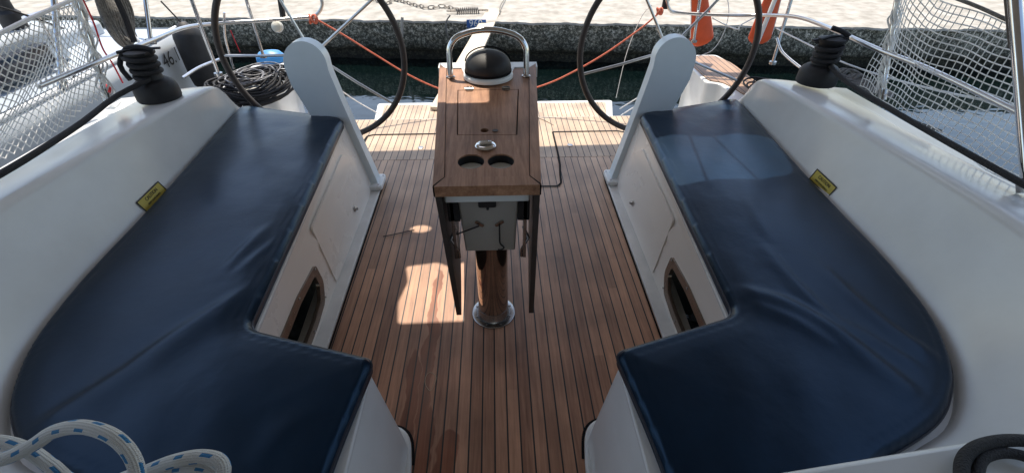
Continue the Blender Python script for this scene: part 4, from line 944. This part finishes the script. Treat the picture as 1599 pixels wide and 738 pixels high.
P0 = at(746, 37, y=qy(-.3)-.075)
s = MB(); s.box(P0.x-.17, P0.x+.13, P0.y-.0, P0.y+.012, P0.z-.06, P0.z+.055); s.build('plate', M_plate, np_)
s = MB(); s.text('960', .14, lambda co: Vector((P0.x-.03+co.x, P0.y-.003-co.z, P0.z+co.y))); s.build('digits', M_white, np_)
# pale vertical stain pipe on the wall
s = MB(); s.tube([at(628, 27, y=qy(-1.5)-.07), at(628, 58, y=qy(-1.5)-.07)], .022, 8); tag(s.build('wall_pipe', M_pave), 'pale pipe running down the quay wall left of the gangplank', 'pipe')

# ================================================================== NEIGHBOURING YACHT
nb = thing('neighbouring_yacht', 'white yacht berthed alongside at the left, 46.1 on its hull', 'yacht', (-4.6, 1.5, WZ))
NX = -2.80
def hullx(y): return NX-.03*max(0, y-2.5)**2*.6-.010*max(0, 1-y)
s = MB(); rows = []
for y in [-3, -1, 1, 2, 2.8, 3.4, 3.9, 4.3, 4.55, 4.62]:
    x = hullx(y); sh = .60
    rows.append([Vector((x-.10, y, sh)), Vector((x-.03, y, sh)), Vector((x, y, sh-.015)), Vector((x+.012, y, sh-.10)), Vector((x+.01, y, .2)), Vector((x-.06, y, -.3)), Vector((x-.2, y, -.9))])
s.grid(rows); e = rows[-1]
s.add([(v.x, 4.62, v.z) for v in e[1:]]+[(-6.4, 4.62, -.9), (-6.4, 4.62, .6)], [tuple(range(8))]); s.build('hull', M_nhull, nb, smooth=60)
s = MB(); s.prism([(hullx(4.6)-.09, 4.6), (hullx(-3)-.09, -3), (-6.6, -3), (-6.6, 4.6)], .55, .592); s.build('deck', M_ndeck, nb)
s = MB(); s.tube([(hullx(y)-.03, y, .615) for y in [-3, -1, 1, 2, 2.8, 3.4, 3.9, 4.3, 4.55]], .018, 8); s.build('toe_rail', M_wire, nb)
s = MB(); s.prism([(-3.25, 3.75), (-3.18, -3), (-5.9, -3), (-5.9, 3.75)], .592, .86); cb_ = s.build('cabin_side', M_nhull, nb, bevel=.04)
for (ya, yb_) in ((3.0, 3.5), (2.3, 2.8), (1.5, 2.1)):
    s = MB(); s.box(-3.24, -3.17, ya, yb_, .64, .78); s.build('window', M_glass, cb_, bevel=.01)
s = MB(); s.prism([(-3.5, 4.5), (-3.5, 3.8), (-5.6, 3.8), (-5.6, 4.5)], .30, .70); s.build('stern_locker', M_nhull, nb, bevel=.03)
s = MB(); s.text('46.1', .165, lambda co: Vector((hullx(4.20+co.x)+.024+co.z*.5, 4.20+co.x, .45+co.y))); s.build('model_number', M_black, nb)
# its pushpit
s = MB(); s.tube(catmull([(-2.95, 3.2, 1.0), (-2.95, 4.1, 1.0), (-3.1, 4.45, 1.0), (-3.6, 4.55, 1.0), (-4.2, 4.55, 1.0)], 6), .014, 8)
for p in ((-2.95, 3.3), (-2.97, 4.1), (-3.6, 4.52), (-4.2, 4.5)): s.tube([(p[0], p[1], .59), (p[0], p[1], 1.0)], .012, 8)
s.build('stern_rail', M_chrome, nb, smooth=60)
s = MB(); s.lathe([(0, 0), (.07, 0), (.07, .10), (.05, .12), (.05, .17), (.065, .19), (.065, .2), (0, .2)], (-3.36, 3.55, .86), 24); s.build('deck_winch', M_black, nb)
s = MB(); s.lathe([(0, 0), (.07, 0), (.07, .10), (.05, .12), (.05, .17), (.065, .19), (.065, .2), (0, .2)], (-3.05, 2.55, .595), 24); s.build('deck_winch', M_black, nb)
# fenders
fc = at(303, 80, x=-2.66)
fd = thing('fender', 'black fender hanging at the stern corner of the neighbouring yacht', 'fender', fc)
s = MB(); s.lathe([(0, -.34), (.06, -.33), (.105, -.28), (.115, -.2), (.115, .12), (.105, .17), (.05, .21), (.03, .24), (0, .24)], fc, 28); s.build('fender_body', M_black, fd, smooth=60)
s = MB(); s.tube([fc+Vector((0, 0, .22)), fc+Vector((-.1, 0, .40))], .007, 6); s.build('lanyard', M_blrope, fd)
wire([at(360, 48, y=4.4), at(366, 62, y=4.4), at(375, 82, y=4.4)], .005, M_redrope, 'thin red line slanting down at the left quarter beside the wheel rim', 'line', 'hanging_line')

_n = M_canvas.node_tree; _tr = _n.nodes.new('ShaderNodeBsdfTranslucent'); _tr.inputs[0].default_value = (.55, .50, .43, 1)
_mx = _n.nodes.new('ShaderNodeMixShader'); _mx.inputs[0].default_value = .05; _o = _n.nodes['Material Output']
_n.links.new(_n.nodes['Principled BSDF'].outputs[0], _mx.inputs[1]); _n.links.new(_tr.outputs[0], _mx.inputs[2]); _n.links.new(_mx.outputs[0], _o.inputs[0])
# ================================================================== BIMINI above the cockpit (out of frame, shades it)
bm_ = thing('bimini', 'beige canvas awning stretched over the cockpit on two steel hoops', 'awning', (0, 2, 2.2))
HB = 2.2
def el_(cx_, cy_, rx, ry, n=16): return [(cx_+rx*math.cos(2*math.pi*k/n), cy_+ry*math.sin(2*math.pi*k/n)) for k in range(n)]
gx, gy = -SUN.x/SUN.z, SUN.y/SUN.z
def sh(x, y, z): return (x-gx*(HB-z), y+gy*(HB-z))
hA = [sh(-.50, 1.49, 0), sh(-.10, 1.50, 0), (sh(-.10, 0, .9)[0]+.02, sh(0, 1.90, 0)[1]), sh(-.03, 1.80, .94), sh(-.03, 2.30, .94), sh(-.30, 2.30, .94), sh(-.30, 1.80, .94), sh(-.50, 1.90, 0)]  # openings added to the canvas, shaped so sun patches fall where wanted
a = sh(-.50, 1.49, 0); b_ = sh(-.02, 1.50, 0); c = sh(-.03, 2.33, .94); d = sh(-.27, 2.33, .94); e = sh(-.27, 1.80, .94); f = sh(-.52, 1.90, 0)
hA = [a, (c[0], b_[1]), (c[0], c[1]-.2), (c[0]+.03, c[1]-.06), c, d, (d[0]+.02, d[1]-.1), (d[0]-.01, f[1]+.03), (d[0]-.09, f[1]-.015), (d[0]-.16, f[1]+.03), f, (f[0]+.03, f[1]-.12), (a[0]-.02, a[1]+.14)]
hB = [sh(.88, 1.87, .5), sh(1.1, 1.90, .5), sh(1.3, 1.89, .5), sh(1.50, 1.95, .5), sh(1.55, 2.05, .5), sh(1.60, 2.36, .5), sh(1.40, 2.40, .5), sh(1.22, 2.36, .5), sh(1.05, 2.41, .5), sh(.90, 2.39, .5)]
hC = el_(*sh(-.48, 2.245, 0), .065, .035); hD = el_(*sh(1.52, 2.79, .5), .06, .05); hE = el_(*sh(-1.60, 2.90, .5), .06, .09)
ye = sh(0, 3.30, 0)[1]
s = MB(); s.filled([(-2.15, -1.3), (2.15, -1.3), (2.15, ye+.05), (-2.15, ye-.06)], [roundpoly(hA, .02, 3), roundpoly(hB, .04, 3), hC, hD, hE], 0, lambda co: Vector((co.x, co.y, HB+co.z)))
s.build('canvas', M_canvas, bm_)
for pa, pb in ((sh(1.02, 1.8, .5), sh(1.14, 2.5, .5)), (sh(1.30, 1.8, .5), sh(1.24, 2.5, .5))):  # thin bars added across the opening to streak the sun patch with shadow
    s = MB(); s.tube([(pa[0], pa[1], HB+.012), (pb[0], pb[1], HB+.012)], .009, 6); s.build('shadow_bar', M_canvas, bm_)
for yy in (.6, ye-.1):
    s = MB(); s.tube(catmull([(-2.05, yy, 1.75), (-2.03, yy, 2.0), (-1.9, yy, 2.15), (-1.6, yy, 2.185), (1.6, yy, 2.185), (1.9, yy, 2.15), (2.03, yy, 2.0), (2.05, yy, 1.75)], 5), .0125, 8); s.build('hoop', M_chrome, bm_)

# unseen canvas hood, added behind the camera to darken the near cockpit
sy = thing('added_shade_hood', 'unseen beige canvas hood added forward of the cockpit to darken its near end', 'hood', (0, -1.2, .85))
s = MB(); prof = catmull([(0, -1.9, .86), (0, -1.75, 1.3), (0, -1.5, 1.75), (0, -1.25, 2.05), (0, -.9, 2.12)], 5); rows = []
for a in range(-10, 11):
    u = a/10; rows.append([Vector((2.0*math.sin(u*1.5)/math.sin(1.5), p.y+.0, .86+(p.z-.86)*(1-abs(u)**4*.55))) for p in prof])
s.grid(rows)
for sd in (-1, 1):
    s.add([(sd*1.99, -1.9, .86), (sd*1.99, -.35, .86), (sd*1.99, -.5, 1.4), (sd*1.95, -.9, 1.45)], [(0, 1, 2, 3)])
s.build('canvas', M_canvas, sy, smooth=60)
